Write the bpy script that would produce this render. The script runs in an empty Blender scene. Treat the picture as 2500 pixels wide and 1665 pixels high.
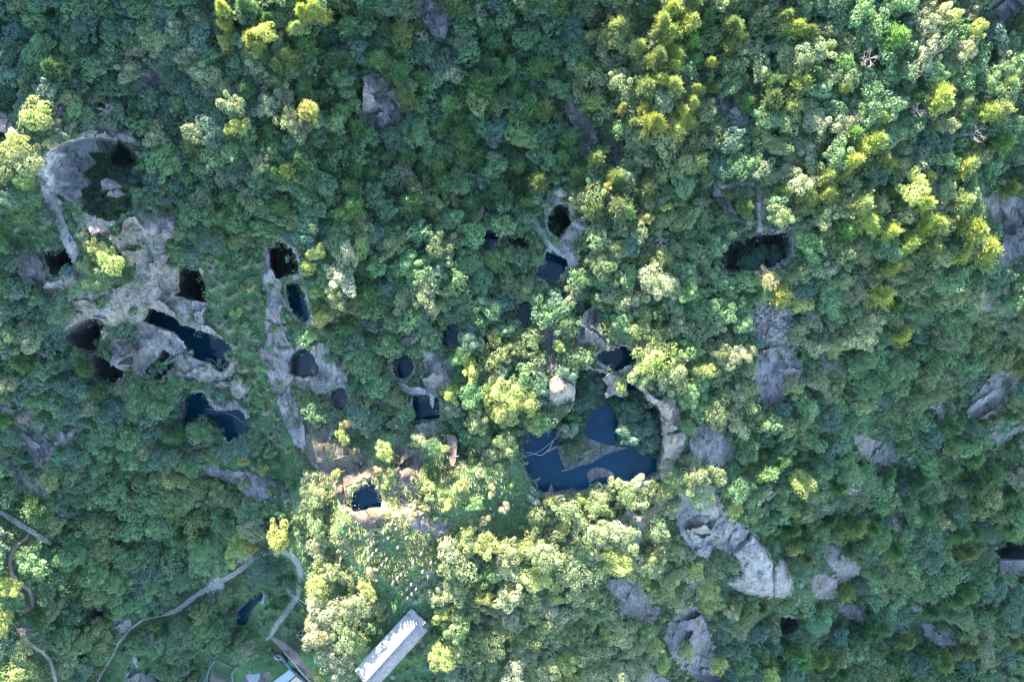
import bpy, math, random
import numpy as np
from mathutils import Vector
from mathutils.geometry import delaunay_2d_cdt
random.seed(7); rng = np.random.default_rng(7)
sc = bpy.context.scene; COL = sc.collection

# ------------------------------------------------------------------ camera, sky, sun, exposure
H = 190.0                      # drone height over the datum, metres
MPP = 0.1                      # metres per plan unit at the datum
cam = bpy.data.objects.new("camera", bpy.data.cameras.new("camera")); COL.objects.link(cam)
cam.location = (0, 0, H); cam.rotation_euler = (0, 0, 0)
cam.data.sensor_width = 36; cam.data.lens = 36 * H / 250.0
cam.data.clip_start = 1; cam.data.clip_end = 3000
sc.camera = cam
SUN_EL = 25.0; SX, SY = 0.27, -0.963           # direction the shadows fall (plan)
world = bpy.data.worlds.new("World"); sc.world = world; world.use_nodes = True
wn = world.node_tree.nodes; wl = world.node_tree.links
bg = wn["Background"]; sky = wn.new("ShaderNodeTexSky"); sky.sky_type = 'NISHITA'; sky.sun_disc = False
sky.sun_elevation = math.radians(SUN_EL); sky.sun_rotation = math.atan2(-SX, -SY)
sky.air_density = 1.0; sky.dust_density = 0.3; sky.ozone_density = 2.0
hs = wn.new("ShaderNodeHueSaturation"); hs.inputs['Saturation'].default_value = 0.98
wl.new(sky.outputs[0], hs.inputs['Color']); wl.new(hs.outputs[0], bg.inputs[0]); bg.inputs[1].default_value = 0.11
sun = bpy.data.objects.new("sun", bpy.data.lights.new("sun", 'SUN')); COL.objects.link(sun)
sun.data.energy = 4.6; sun.data.angle = math.radians(0.6); sun.data.color = (1.0, 0.86, 0.68)
sv = Vector((-SX * math.cos(math.radians(SUN_EL)), -SY * math.cos(math.radians(SUN_EL)), math.sin(math.radians(SUN_EL))))
sun.rotation_euler = sv.to_track_quat('Z', 'Y').to_euler()
sc.view_settings.view_transform = 'Standard'; sc.view_settings.look = 'None'
sc.view_settings.exposure = 3.15; sc.view_settings.gamma = 1.0
sc.cycles.max_bounces = 6; sc.cycles.diffuse_bounces = 3; sc.cycles.transmission_bounces = 2

# ------------------------------------------------------------------ helpers
TAN = math.tan(math.radians(SUN_EL)); Z0 = 4.0
def P(px, py, z):
    k = (H - z) / H
    return ((px - 1250) * MPP * k, (832.5 - py) * MPP * k)
def V(px, py, z):
    x, y = P(px, py, z); return (x, y, z)
def _hash(ix, iy, s):
    n = (ix.astype(np.int64) * 374761393 + iy.astype(np.int64) * 668265263 + s * 1442695041) & 0x7fffffff
    n = ((n ^ (n >> 13)) * 1274126177) & 0x7fffffff
    n = n ^ (n >> 16)
    return (n & 0xffff) / 65535.0
def vnoise(x, y, scale, seed=0):
    x = np.asarray(x, float) / scale; y = np.asarray(y, float) / scale
    ix = np.floor(x); iy = np.floor(y); fx = x - ix; fy = y - iy
    fx = fx * fx * (3 - 2 * fx); fy = fy * fy * (3 - 2 * fy)
    a = _hash(ix, iy, seed); b = _hash(ix + 1, iy, seed); c = _hash(ix, iy + 1, seed); d = _hash(ix + 1, iy + 1, seed)
    return (a * (1 - fx) + b * fx) * (1 - fy) + (c * (1 - fx) + d * fx) * fy * 1.0
def fbm(x, y, scale, seed=0, o=3):
    t = 0; a = .5; n = 0
    for i in range(o):
        t = t + a * vnoise(x, y, scale / 2 ** i, seed + i * 17); n += a; a *= .5
    return t / n
def sdf(px, py, poly):
    """signed distance (plan units), negative inside"""
    px = np.asarray(px, float); py = np.asarray(py, float)
    d = np.full(px.shape, 1e9); ins = np.zeros(px.shape, bool); n = len(poly)
    for i in range(n):
        ax, ay = poly[i]; bx, by = poly[(i + 1) % n]
        ex, ey = bx - ax, by - ay; L = ex * ex + ey * ey + 1e-9
        t = np.clip(((px - ax) * ex + (py - ay) * ey) / L, 0, 1)
        d = np.minimum(d, np.hypot(px - ax - t * ex, py - ay - t * ey))
        c = ((ay > py) != (by > py)) & (px < (bx - ax) * (py - ay) / (by - ay + 1e-12) + ax)
        ins ^= c
    return np.where(ins, -d, d)
def sstep(a, b, x):
    t = np.clip((x - a) / (b - a), 0, 1); return t * t * (3 - 2 * t)
def clear_pts(p, dist):
    return p

# height control: clearance of the ground over the shadow surface of the crest north of the frame
DC = np.array([
(0,0,-15),(150,0,-15),(300,0,-15),(450,0,-13),(600,20,-7.5),(720,20,-7.5),(620,110,-7.5),(560,60,-11),(850,60,-14),(900,150,-14),(1050,50,-15),(1200,50,-15),(1450,50,-15),(1350,180,-14),(1500,150,-13),
(1560,60,-8),(1620,90,-3.5),(1650,200,-3),(1610,290,-3.5),(1560,200,-8),(1720,100,-8),(1750,200,-9),(1850,60,-8),(2000,90,-6),(2150,60,-4),(2250,170,-4),(2450,250,-4),(2400,60,-7),
(90,280,-5),(20,200,-12),(40,370,-4),(50,470,-5),(250,150,-15),(400,250,-15),(560,250,-7),(560,330,-7),(700,300,-6),(700,410,-6),(650,500,-9),(430,430,-13),
(850,200,-12),(950,350,-14),(1200,300,-14),(1450,250,-13),(1480,400,-10),(1200,450,-14),(1000,450,-14),(1480,460,-6),(1700,330,-8),(1820,380,-6),(1650,450,-7),
(215,585,-2.5),(250,650,-3),(130,560,-7),(350,620,-8),(450,700,-13),(60,600,-10),
(830,620,-5.5),(800,690,-5.5),(780,560,-7),(1050,720,-6.5),(920,650,-9),(600,600,-12),(600,700,-12),(600,850,-12),(1000,560,-11),(1200,640,-11),(1150,780,-9),(900,800,-9),
(1540,610,-6),(1580,720,-5),(1450,560,-8),(1700,520,-9),(1450,730,-8),(1370,800,-7),(1930,480,-4.5),(1950,330,-6),(2070,380,-3.5),(2120,480,-3),(2200,560,-3),(2320,520,-3),(2400,580,-4),(2450,560,-9),(2450,420,-7),
(2150,660,-6.5),(1900,690,-5),(1900,780,-5),(1750,790,-5),(1740,860,-4),(1620,850,-3),(1650,1000,.5),(1625,1100,2.5),(1610,980,2),(1400,850,-5),(1370,950,.5),(1200,990,-4),(1120,900,-6),(1130,1050,-4),
(850,1050,-5),(850,1120,-1),(960,1110,0),(1060,1130,1),(900,1200,5),(1000,1190,6),(950,1000,-8),(2000,850,-7),(2080,760,-6),(2200,760,-9),(2250,870,-14),(2400,900,-15),(2100,960,-10),(1950,960,-7),(1890,1050,-5),
(1950,1200,-4.5),(2020,1180,-7),(1850,1150,-5),(2200,1100,-17),(2450,1200,-19),(1800,1250,2),(1720,1230,3),(1850,1380,3),(1700,1180,2),(1700,1400,1),(1930,1330,-6),(2050,1300,-14),(2000,420,-3),(2250,640,-3.5),(2080,640,-4),(1950,620,-4),(2380,480,-2.5),(2420,620,-4),
(0,750,-11),(150,900,-14),(400,850,-13),(400,1000,-14),(600,1000,-13),(100,1100,-15),(300,1250,-17),(500,1250,-15),(690,1000,-11),(700,1150,-11),
(650,1290,-6.5),(600,1350,-12),(690,1450,-12),(550,1500,-17),(400,1400,-18),(400,1600,-18),(200,1480,-15),(230,1620,-14),(20,1460,-5),(40,1600,-3),(110,1660,-5),
(640,1600,-12),(740,1630,-6),(700,1560,-11),(800,1450,3.5),(775,1350,0),(780,1250,-1),(850,1300,9),(930,1300,11),(1000,1300,11),(1000,1400,12),(920,1380,11.5),(870,1500,8),(900,1560,10),(1000,1560,11),(1100,1250,8),(1200,1200,4.5),(1300,1400,8),(1500,1350,6),(1300,1250,4),
(1200,1600,9),(1500,1600,6),(1650,1560,2),(1780,1500,-4),(1780,1620,-5),(1900,1560,-13),(2100,1500,-19),(2300,1600,-20),(2480,1500,-20),(790,1600,4),
(1480,1200,0),(1600,1180,-1),(1420,1000,-3),(1580,1050,-2),(1500,950,-4),
# outside the frame; top rows are an unseen crest shaped to cast shade
(-200,-170,-.6),(100,-150,-1.0),(400,-160,-.3),(700,-150,-1.2),(1000,-160,-.2),(1300,-150,-.8),(1600,-160,-1.4),(1900,-150,-.7),(2200,-160,-1.4),(2500,-150,-.8),(2800,-160,-.4),
(-200,-400,-14),(600,-400,-14),(1300,-400,-14),(2000,-400,-14),(2700,-400,-14),(0,-1200,-90),(1250,-1200,-90),(2500,-1200,-90),(-1400,-1200,-80),(3900,-1200,-80),
(-300,300,-8),(-300,800,-13),(-300,1300,-15),(-1200,300,-15),(-1200,1200,-15),(2800,300,-8),(2800,900,-18),(2800,1400,-20),(3700,800,-25),(3700,1500,-20),
(-200,1900,0),(500,1900,-3),(1100,1900,18),(1700,1900,12),(2400,1900,-6),(0,2800,50),(1250,2800,55),(2500,2800,50),(-1200,2500,40),(3700,2500,40)], float)
def Dfield(px, py):
    px = np.asarray(px, float); py = np.asarray(py, float)
    num = np.zeros(px.shape); den = np.zeros(px.shape)
    for cx, cy, d in DC:
        w = 1.0 / (((px - cx) ** 2 + (py - cy) ** 2 + 500.0) ** 2.1)
        num += w * d; den += w
    return num / den
def zshadow(x, y): return Z0 - TAN * (x * SX + y * SY)
def ground(px, py):
    """ground height under a plan point"""
    px = np.asarray(px, float); py = np.asarray(py, float)
    D = Dfield(px, py) + 2.9 * sstep(1300, 1560, px) * sstep(2600, 2300, px + .0 * py + 300 * sstep(800, 1100, py)) * sstep(1450, 1200, py) * sstep(0, 250, py) + 1.5 * sstep(650, 800, px) * sstep(1300, 1150, py) * sstep(400, 560, py) + (fbm(px, py, 90, 3) - .5) * 2.6 + (fbm(px, py, 24, 9, 2) - .5) * 0.9
    q = ((px - 1250) * SX + (832.5 - py) * SY) * MPP
    return (Z0 - TAN * q + D) / (1 - TAN * q / H)
def g1(px, py): return float(ground(np.array([px]), np.array([py]))[0])

def tag(o, label=None, cat=None, group=None, kind=None):
    if label: o['label'] = label
    if cat: o['category'] = cat
    if group: o['group'] = group
    if kind: o['kind'] = kind
    return o
def link(name, me, mat=None, parent=None, loc=None):
    o = bpy.data.objects.new(name, me); COL.objects.link(o)
    if mat is not None and me is not None and len(me.materials) == 0: me.materials.append(mat)
    if parent is not None: o.parent = parent
    if loc is not None: o.location = loc
    return o
def empty(name, loc):
    o = bpy.data.objects.new(name, None); COL.objects.link(o); o.location = loc; o.empty_display_size = .3; return o
def npmesh(name, verts, faces, smooth=False, cols=None):
    """verts (N,3), faces (M,k) constant k"""
    me = bpy.data.meshes.new(name); verts = np.asarray(verts, np.float32); faces = np.asarray(faces, np.int32)
    k = faces.shape[1]; M = len(faces)
    me.vertices.add(len(verts)); me.vertices.foreach_set('co', verts.ravel())
    me.loops.add(M * k); me.loops.foreach_set('vertex_index', faces.ravel())
    me.polygons.add(M); me.polygons.foreach_set('loop_start', np.arange(0, M * k, k, dtype=np.int32))
    me.polygons.foreach_set('use_smooth', np.full(M, smooth))
    if cols is not None:
        a = me.attributes.new('tint', 'FLOAT_COLOR', 'POINT')
        c = np.ones((len(verts), 4), np.float32); c[:, :3] = cols; a.data.foreach_set('color', c.ravel())
    me.update(calc_edges=True); me.validate(clean_customdata=False); return me
def pymesh(name, v, f, smooth=False):
    me = bpy.data.meshes.new(name); me.from_pydata(v, [], f)
    if smooth: me.polygons.foreach_set('use_smooth', [True] * len(me.polygons))
    me.update(); return me
class MB:
    """collects boxes, tubes and prisms into one mesh"""
    def __init__(s): s.v = []; s.f = []
    def add(s, v, f):
        b = len(s.v); s.v += [tuple(p) for p in v]; s.f += [tuple(i + b for i in q) for q in f]
    def prism(s, poly, z0, z1):
        n = len(poly)
        a = sum(poly[i][0] * poly[(i + 1) % n][1] - poly[(i + 1) % n][0] * poly[i][1] for i in range(n))
        if a < 0: poly = poly[::-1]
        v = [(x, y, z0) for x, y in poly] + [(x, y, z1) for x, y in poly]
        s.add(v, [tuple(range(n - 1, -1, -1)), tuple(range(n, 2 * n))] + [(i, (i + 1) % n, n + (i + 1) % n, n + i) for i in range(n)])
    def beam(s, a, b, w, h, taper=1.0):
        a = Vector(a); b = Vector(b); d = (b - a).normalized()
        side = d.cross(Vector((0, 0, 1)));
        if side.length < .05: side = Vector((1, 0, 0))
        side.normalize(); up = side.cross(d).normalized()
        v = []
        for p, t in ((a, 1), (b, taper)):
            for i, j in ((-1, -1), (1, -1), (1, 1), (-1, 1)): v.append(p + side * i * w * t / 2 + up * j * h * t / 2)
        s.add(v, [(0, 1, 2, 3)[::-1], (4, 5, 6, 7), (0, 1, 5, 4), (1, 2, 6, 5), (2, 3, 7, 6), (3, 0, 4, 7)])
    def tube(s, pts, radii, n=6):
        pts = [Vector(p) for p in pts]; v = []; f = []
        for i, p in enumerate(pts):
            d = (pts[min(i + 1, len(pts) - 1)] - pts[max(i - 1, 0)]).normalized()
            a = d.cross(Vector((.3, .2, 1)));
            if a.length < .05: a = d.cross(Vector((1, 0, 0)))
            a.normalize(); b = d.cross(a); r = radii[i] if isinstance(radii, (list, tuple)) else radii
            for j in range(n):
                t = 2 * math.pi * j / n; v.append(p + a * r * math.cos(t) + b * r * math.sin(t))
        for i in range(len(pts) - 1):
            for j in range(n): f.append((i * n + j, i * n + (j + 1) % n, (i + 1) * n + (j + 1) % n, (i + 1) * n + j))
        f.append(tuple(range(n))[::-1]); f.append(tuple((len(pts) - 1) * n + j for j in range(n)))
        s.add(v, f)
    def build(s, name, mat, parent=None, smooth=False, loc=None):
        return link(name, pymesh(name, s.v, s.f, smooth), mat, parent, loc)

# ------------------------------------------------------------------ materials
def new_mat(name):
    m = bpy.data.materials.new(name); m.use_nodes = True; nt = m.node_tree; nt.nodes.clear()
    return m, nt, nt.nodes, nt.links
def N(nt, t, **kw):
    n = nt.nodes.new(t)
    for k, v in kw.items(): setattr(n, k, v)
    return n
def noise(nt, vec, scale, detail=4, rough=.6, dist=0):
    n = N(nt, 'ShaderNodeTexNoise'); n.inputs['Scale'].default_value = scale; n.inputs['Detail'].default_value = detail
    n.inputs['Roughness'].default_value = rough; n.inputs['Distortion'].default_value = dist
    nt.links.new(vec, n.inputs['Vector']); return n.outputs['Fac']
def ramp(nt, fac, stops):
    r = N(nt, 'ShaderNodeValToRGB'); nt.links.new(fac, r.inputs[0]); e = r.color_ramp.elements
    while len(e) < len(stops): e.new(.5)
    for i, (p, c) in enumerate(stops): e[i].position = p; e[i].color = (c[0], c[1], c[2], 1) if not isinstance(c, (int, float)) else (c, c, c, 1)
    return r.outputs[0]
def mixc(nt, f, a, b, mode='MIX'):
    m = N(nt, 'ShaderNodeMix', data_type='RGBA', blend_type=mode)
    for s, v in ((m.inputs[0], f), (m.inputs[6], a), (m.inputs[7], b)):
        if hasattr(v, 'links'): nt.links.new(v, s)
        elif isinstance(v, (int, float)): s.default_value = v
        else: s.default_value = (v[0], v[1], v[2], 1)
    return m.outputs[2]
def mathn(nt, op, a, b=None, clamp=False):
    m = N(nt, 'ShaderNodeMath', operation=op, use_clamp=clamp)
    for s, v in zip(m.inputs, (a, b)):
        if v is None: continue
        if hasattr(v, 'links'): nt.links.new(v, s)
        else: s.default_value = v
    return m.outputs[0]
def bump(nt, h, strength, dist):
    b = N(nt, 'ShaderNodeBump'); b.inputs['Strength'].default_value = strength; b.inputs['Distance'].default_value = dist
    nt.links.new(h, b.inputs['Height']); return b.outputs[0]
def finish(nt, col, rough=.9, nrm=None, spec=.3, metal=0):
    p = N(nt, 'ShaderNodeBsdfPrincipled'); o = N(nt, 'ShaderNodeOutputMaterial')
    if hasattr(col, 'links'): nt.links.new(col, p.inputs['Base Color'])
    else: p.inputs['Base Color'].default_value = (*col, 1)
    p.inputs['Roughness'].default_value = rough; p.inputs['Specular IOR Level'].default_value = spec; p.inputs['Metallic'].default_value = metal
    if nrm is not None: nt.links.new(nrm, p.inputs['Normal'])
    nt.links.new(p.outputs[0], o.inputs[0]); return p
def gpos(nt): return N(nt, 'ShaderNodeNewGeometry').outputs['Position']
def scaled(nt, vec, s, rot=0):
    m = N(nt, 'ShaderNodeMapping'); m.inputs['Scale'].default_value = s; m.inputs['Rotation'].default_value = (0, 0, rot)
    nt.links.new(vec, m.inputs['Vector']); return m.outputs[0]

def rock_colour(nt, pos, crack=.5, base=(.225, .205, .19), pale=(.48, .445, .41), dark=(.065, .058, .06), moss=(.075, .088, .035), warm=(.22, .165, .125), streak=.6, ang=.3):
    n1 = noise(nt, pos, .22, 5, .65); n2 = noise(nt, pos, 1.6, 5, .7, .5); n3 = noise(nt, scaled(nt, pos, (1.6, .16, .5), ang), 1.0, 5, .65, .8)
    c = mixc(nt, ramp(nt, n1, [(.32, 0), (.68, 1)]), base, pale)
    c = mixc(nt, mathn(nt, 'MULTIPLY', ramp(nt, n3, [(.5, 0), (.62, 1)]), streak), c, dark)
    c = mixc(nt, ramp(nt, n2, [(.53, 0), (.66, .85)]), c, pale)
    c = mixc(nt, ramp(nt, n2, [(.32, .85), (.45, 0)]), c, dark)
    n4 = noise(nt, pos, .35, 6, .7); c = mixc(nt, ramp(nt, n4, [(.55, 0), (.64, .75)]), c, moss)
    vo = N(nt, 'ShaderNodeTexVoronoi', feature='DISTANCE_TO_EDGE'); vo.inputs['Scale'].default_value = .33
    wv = N(nt, 'ShaderNodeVectorMath', operation='ADD'); nz = N(nt, 'ShaderNodeTexNoise'); nz.inputs['Scale'].default_value = .5; nz.inputs['Detail'].default_value = 3; nt.links.new(pos, nz.inputs['Vector'])
    sc2 = N(nt, 'ShaderNodeVectorMath', operation='SCALE'); sc2.inputs['Scale'].default_value = 3.2; nt.links.new(nz.outputs['Color'], sc2.inputs[0]); nt.links.new(scaled(nt, pos, (1, .6, .6), ang), wv.inputs[0]); nt.links.new(sc2.outputs[0], wv.inputs[1]); nt.links.new(wv.outputs[0], vo.inputs['Vector'])
    c = mixc(nt, ramp(nt, vo.outputs['Distance'], [(.0, crack), (.04, 0)]), c, dark)
    n5 = noise(nt, pos, .13, 3, .6); c = mixc(nt, ramp(nt, n5, [(.55, 0), (.7, .55)]), c, warm)
    return c, n2, n3
def make_rock(name, **kw):
    m, nt, _, _ = new_mat(name); pos = gpos(nt); c, n2, n3 = rock_colour(nt, pos, **kw)
    n6 = noise(nt, pos, 4.5, 4, .75); c = mixc(nt, ramp(nt, n6, [(.3, .5), (.45, 0)]), c, kw.get('dark', (.06, .056, .068)))
    hgt = mathn(nt, 'ADD', mathn(nt, 'ADD', n2, mathn(nt, 'MULTIPLY', n6, .35)), mathn(nt, 'MULTIPLY', n3, .8))
    finish(nt, c, .93, bump(nt, hgt, 1.0, .7), .15); return m
M_ROCK = make_rock('grey_rock')
M_ROCKB = make_rock('blue_grey_rock', base=(.185, .17, .168), pale=(.40, .375, .365), dark=(.055, .05, .055), moss=(.06, .075, .03))
M_CREAM = make_rock('cream_rock', base=(.34, .29, .245), pale=(.56, .50, .43), dark=(.12, .10, .085), warm=(.34, .24, .16), streak=.35)
M_STREAK = make_rock('streaked_rock', base=(.62, .59, .575), pale=(.80, .77, .75), dark=(.08, .07, .075), moss=(.2, .2, .17), streak=.9, ang=1.35, crack=0)
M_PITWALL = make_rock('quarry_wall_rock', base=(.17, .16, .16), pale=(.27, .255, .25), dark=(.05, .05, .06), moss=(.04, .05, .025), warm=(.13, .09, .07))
M_PALE = make_rock('pale_lichened_rock', base=(.30, .285, .275), pale=(.55, .52, .49), dark=(.09, .085, .085), streak=.45)
M_TAN = make_rock('tan_rock', base=(.115, .10, .085), pale=(.21, .18, .15), dark=(.05, .042, .036), moss=(.09, .09, .03), warm=(.19, .14, .085))
M_WHITE = make_rock('white_stone', base=(.34, .32, .31), pale=(.50, .48, .46), dark=(.16, .14, .14), moss=(.2, .2, .13), warm=(.36, .29, .25), streak=.25)

m, nt, _, _ = new_mat('ground'); M_GROUND = m
pos = gpos(nt); at = N(nt, 'ShaderNodeAttribute', attribute_name='mask'); sep = N(nt, 'ShaderNodeSeparateColor'); nt.links.new(at.outputs['Color'], sep.inputs[0])
rc, rn2, rn3 = rock_colour(nt, pos)
n1 = noise(nt, pos, .5, 6, .7); n2 = noise(nt, pos, 3.0, 4, .7)
soil = ramp(nt, n1, [(.3, (.04, .065, .035)), (.5, (.055, .085, .04)), (.7, (.10, .10, .055))])
soil = mixc(nt, mathn(nt, 'MULTIPLY', n2, .5), soil, (.02, .035, .015))
grass = ramp(nt, n1, [(.3, (.06, .13, .055)), (.55, (.09, .17, .065)), (.75, (.15, .18, .09))])
c = mixc(nt, sep.outputs[1], soil, grass)
edge = mathn(nt, 'ADD', sep.outputs[0], mathn(nt, 'MULTIPLY', mathn(nt, 'SUBTRACT', n1, .5), 1.6))
rf = ramp(nt, edge, [(.42, 0), (.56, 1)])
c = mixc(nt, rf, c, rc)
dry = mathn(nt, 'ADD', sep.outputs[2], mathn(nt, 'MULTIPLY', mathn(nt, 'SUBTRACT', n2, .5), 1.0))
c = mixc(nt, ramp(nt, dry, [(.45, 0), (.7, 1)]), c, (.30, .25, .17))
finish(nt, c, .95, bump(nt, mathn(nt, 'ADD', rn2, rn3), .8, .3), .1)

def leaf_mat(name, transl=.35):
    m, nt, _, _ = new_mat(name)
    at = N(nt, 'ShaderNodeAttribute', attribute_name='tint'); oi = N(nt, 'ShaderNodeObjectInfo')
    c = mixc(nt, 1.0, at.outputs['Color'], oi.outputs['Color'], 'MULTIPLY')
    d = N(nt, 'ShaderNodeBsdfDiffuse'); t = N(nt, 'ShaderNodeBsdfTranslucent'); mx = N(nt, 'ShaderNodeMixShader'); o = N(nt, 'ShaderNodeOutputMaterial')
    g = N(nt, 'ShaderNodeBsdfGlossy'); g.inputs['Roughness'].default_value = .55; g.inputs['Color'].default_value = (1, 1, 1, 1); mg = N(nt, 'ShaderNodeMixShader'); mg.inputs[0].default_value = .055
    tc = mixc(nt, 1.0, c, (1.25, 1.3, .6), 'MULTIPLY')
    nt.links.new(c, d.inputs[0]); nt.links.new(tc, t.inputs[0]); mx.inputs[0].default_value = transl
    nt.links.new(d.outputs[0], mx.inputs[1]); nt.links.new(t.outputs[0], mx.inputs[2])
    nt.links.new(mx.outputs[0], mg.inputs[1]); nt.links.new(g.outputs[0], mg.inputs[2]); nt.links.new(mg.outputs[0], o.inputs[0]); return m
M_LEAF = leaf_mat('foliage'); M_BLADE = leaf_mat('grass_blades', .25)
m, nt, _, _ = new_mat('bark'); M_BARK = m
b1 = noise(nt, gpos(nt), 6, 5, .7); finish(nt, ramp(nt, b1, [(.3, (.06, .05, .04)), (.7, (.17, .15, .12))]), .95, bump(nt, b1, .6, .05))
m, nt, _, _ = new_mat('dead_wood'); M_DEAD = m
b1 = noise(nt, gpos(nt), 5, 5, .7); finish(nt, ramp(nt, b1, [(.3, (.20, .175, .16)), (.7, (.36, .32, .29))]), .95)
m, nt, _, _ = new_mat('pond_water'); M_WATER = m
pos = gpos(nt); w1 = noise(nt, pos, .35, 3, .5); w2 = noise(nt, pos, 5, 3, .6)
speck = N(nt, 'ShaderNodeTexVoronoi'); speck.inputs['Scale'].default_value = 1.1; nt.links.new(pos, speck.inputs['Vector'])
sk = ramp(nt, speck.outputs['Distance'], [(.045, .5), (.07, 0)])
body = ramp(nt, w1, [(.35, (.001, .036, .074)), (.65, (.002, .048, .088))])
body = mixc(nt, sk, body, (.2, .2, .15))
p = finish(nt, body, .06, bump(nt, w2, .05, .02), .5); p.inputs['IOR'].default_value = 1.36
m, nt, _, _ = new_mat('algae_water'); M_ALGAE = m
pos = gpos(nt); w1 = noise(nt, pos, .5, 5, .65, .6)
p = finish(nt, ramp(nt, w1, [(.45, (.02, .045, .065)), (.52, (.10, .05, .04)), (.7, (.14, .075, .055))]), .15, None, .4)
def simple(name, c1, c2, sc_=1.5, rough=.85, bs=.4, bd=.05):
    m, nt, _, _ = new_mat(name); n = noise(nt, gpos(nt), sc_, 6, .7)
    finish(nt, ramp(nt, n, [(.3, c1), (.7, c2)]), rough, bump(nt, n, bs, bd)); return m
M_CONC = simple('concrete', (.22, .215, .21), (.42, .41, .395), 1.2)
M_PATH = simple('path_gravel', (.08, .085, .06), (.40, .375, .34), 1.8, .95)
M_EARTH = simple('path_earth', (.15, .10, .085), (.27, .20, .17), 1.0, .95)
M_ROPE = simple('white_hose', (.6, .6, .58), (.75, .75, .72), 3)
M_BRICKS = simple('brown_masonry', (.09, .07, .055), (.22, .17, .14), 2.2)
M_TIMBER = simple('weathered_timber', (.32, .27, .22), (.5, .43, .36), 3)
M_TEAL = simple('teal_wall_render', (.09, .13, .125), (.17, .22, .21), 1.5)
M_DARK = simple('dark_opening', (.01, .012, .015), (.02, .02, .025), 1)
M_SOIL = simple('tilled_soil', (.10, .075, .06), (.2, .15, .13), 1.4, .95)
M_PLASTIC = simple('turquoise_plastic', (.05, .55, .50), (.1, .65, .6), 4, .4)
m, nt, _, _ = new_mat('weathered_roof_lit'); M_ROOF_LIT = m  # sunward slope: sunlight is put into its lighter base colour
pos = gpos(nt); a = noise(nt, pos, .9, 6, .75); b = noise(nt, pos, 5, 4, .7); s_ = mathn(nt, 'MULTIPLY', ramp(nt, a, [(.45, 0), (.7, 1)]), ramp(nt, b, [(.48, 0), (.62, 1)]))
finish(nt, mixc(nt, s_, mixc(nt, b, (.26, .257, .245), (.40, .39, .37)), (.13, .125, .11)), .85, bump(nt, b, .3, .03))
m, nt, _, _ = new_mat('weathered_roof_shaded'); M_ROOF_SHADE = m  # same roof, away from the sun: shade put into its darker colour
pos = gpos(nt); a = noise(nt, pos, .9, 6, .75); b = noise(nt, pos, 4, 4, .7)
finish(nt, mixc(nt, ramp(nt, a, [(.4, 0), (.68, .8)]), mixc(nt, b, (.17, .175, .185), (.26, .265, .275)), (.10, .10, .11)), .8, bump(nt, b, .3, .03))
m, nt, _, _ = new_mat('pale_teal_sheet'); M_SHEET = m
b = noise(nt, gpos(nt), 1.5, 5, .7); finish(nt, ramp(nt, b, [(.3, (.26, .33, .33)), (.7, (.42, .46, .45))]), .5, None, .5)
m, nt, _, _ = new_mat('tan_slats'); M_SLAT = m
b = noise(nt, gpos(nt), 2, 5, .7); finish(nt, ramp(nt, b, [(.3, (.45, .36, .24)), (.7, (.65, .55, .4))]), .8)
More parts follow.
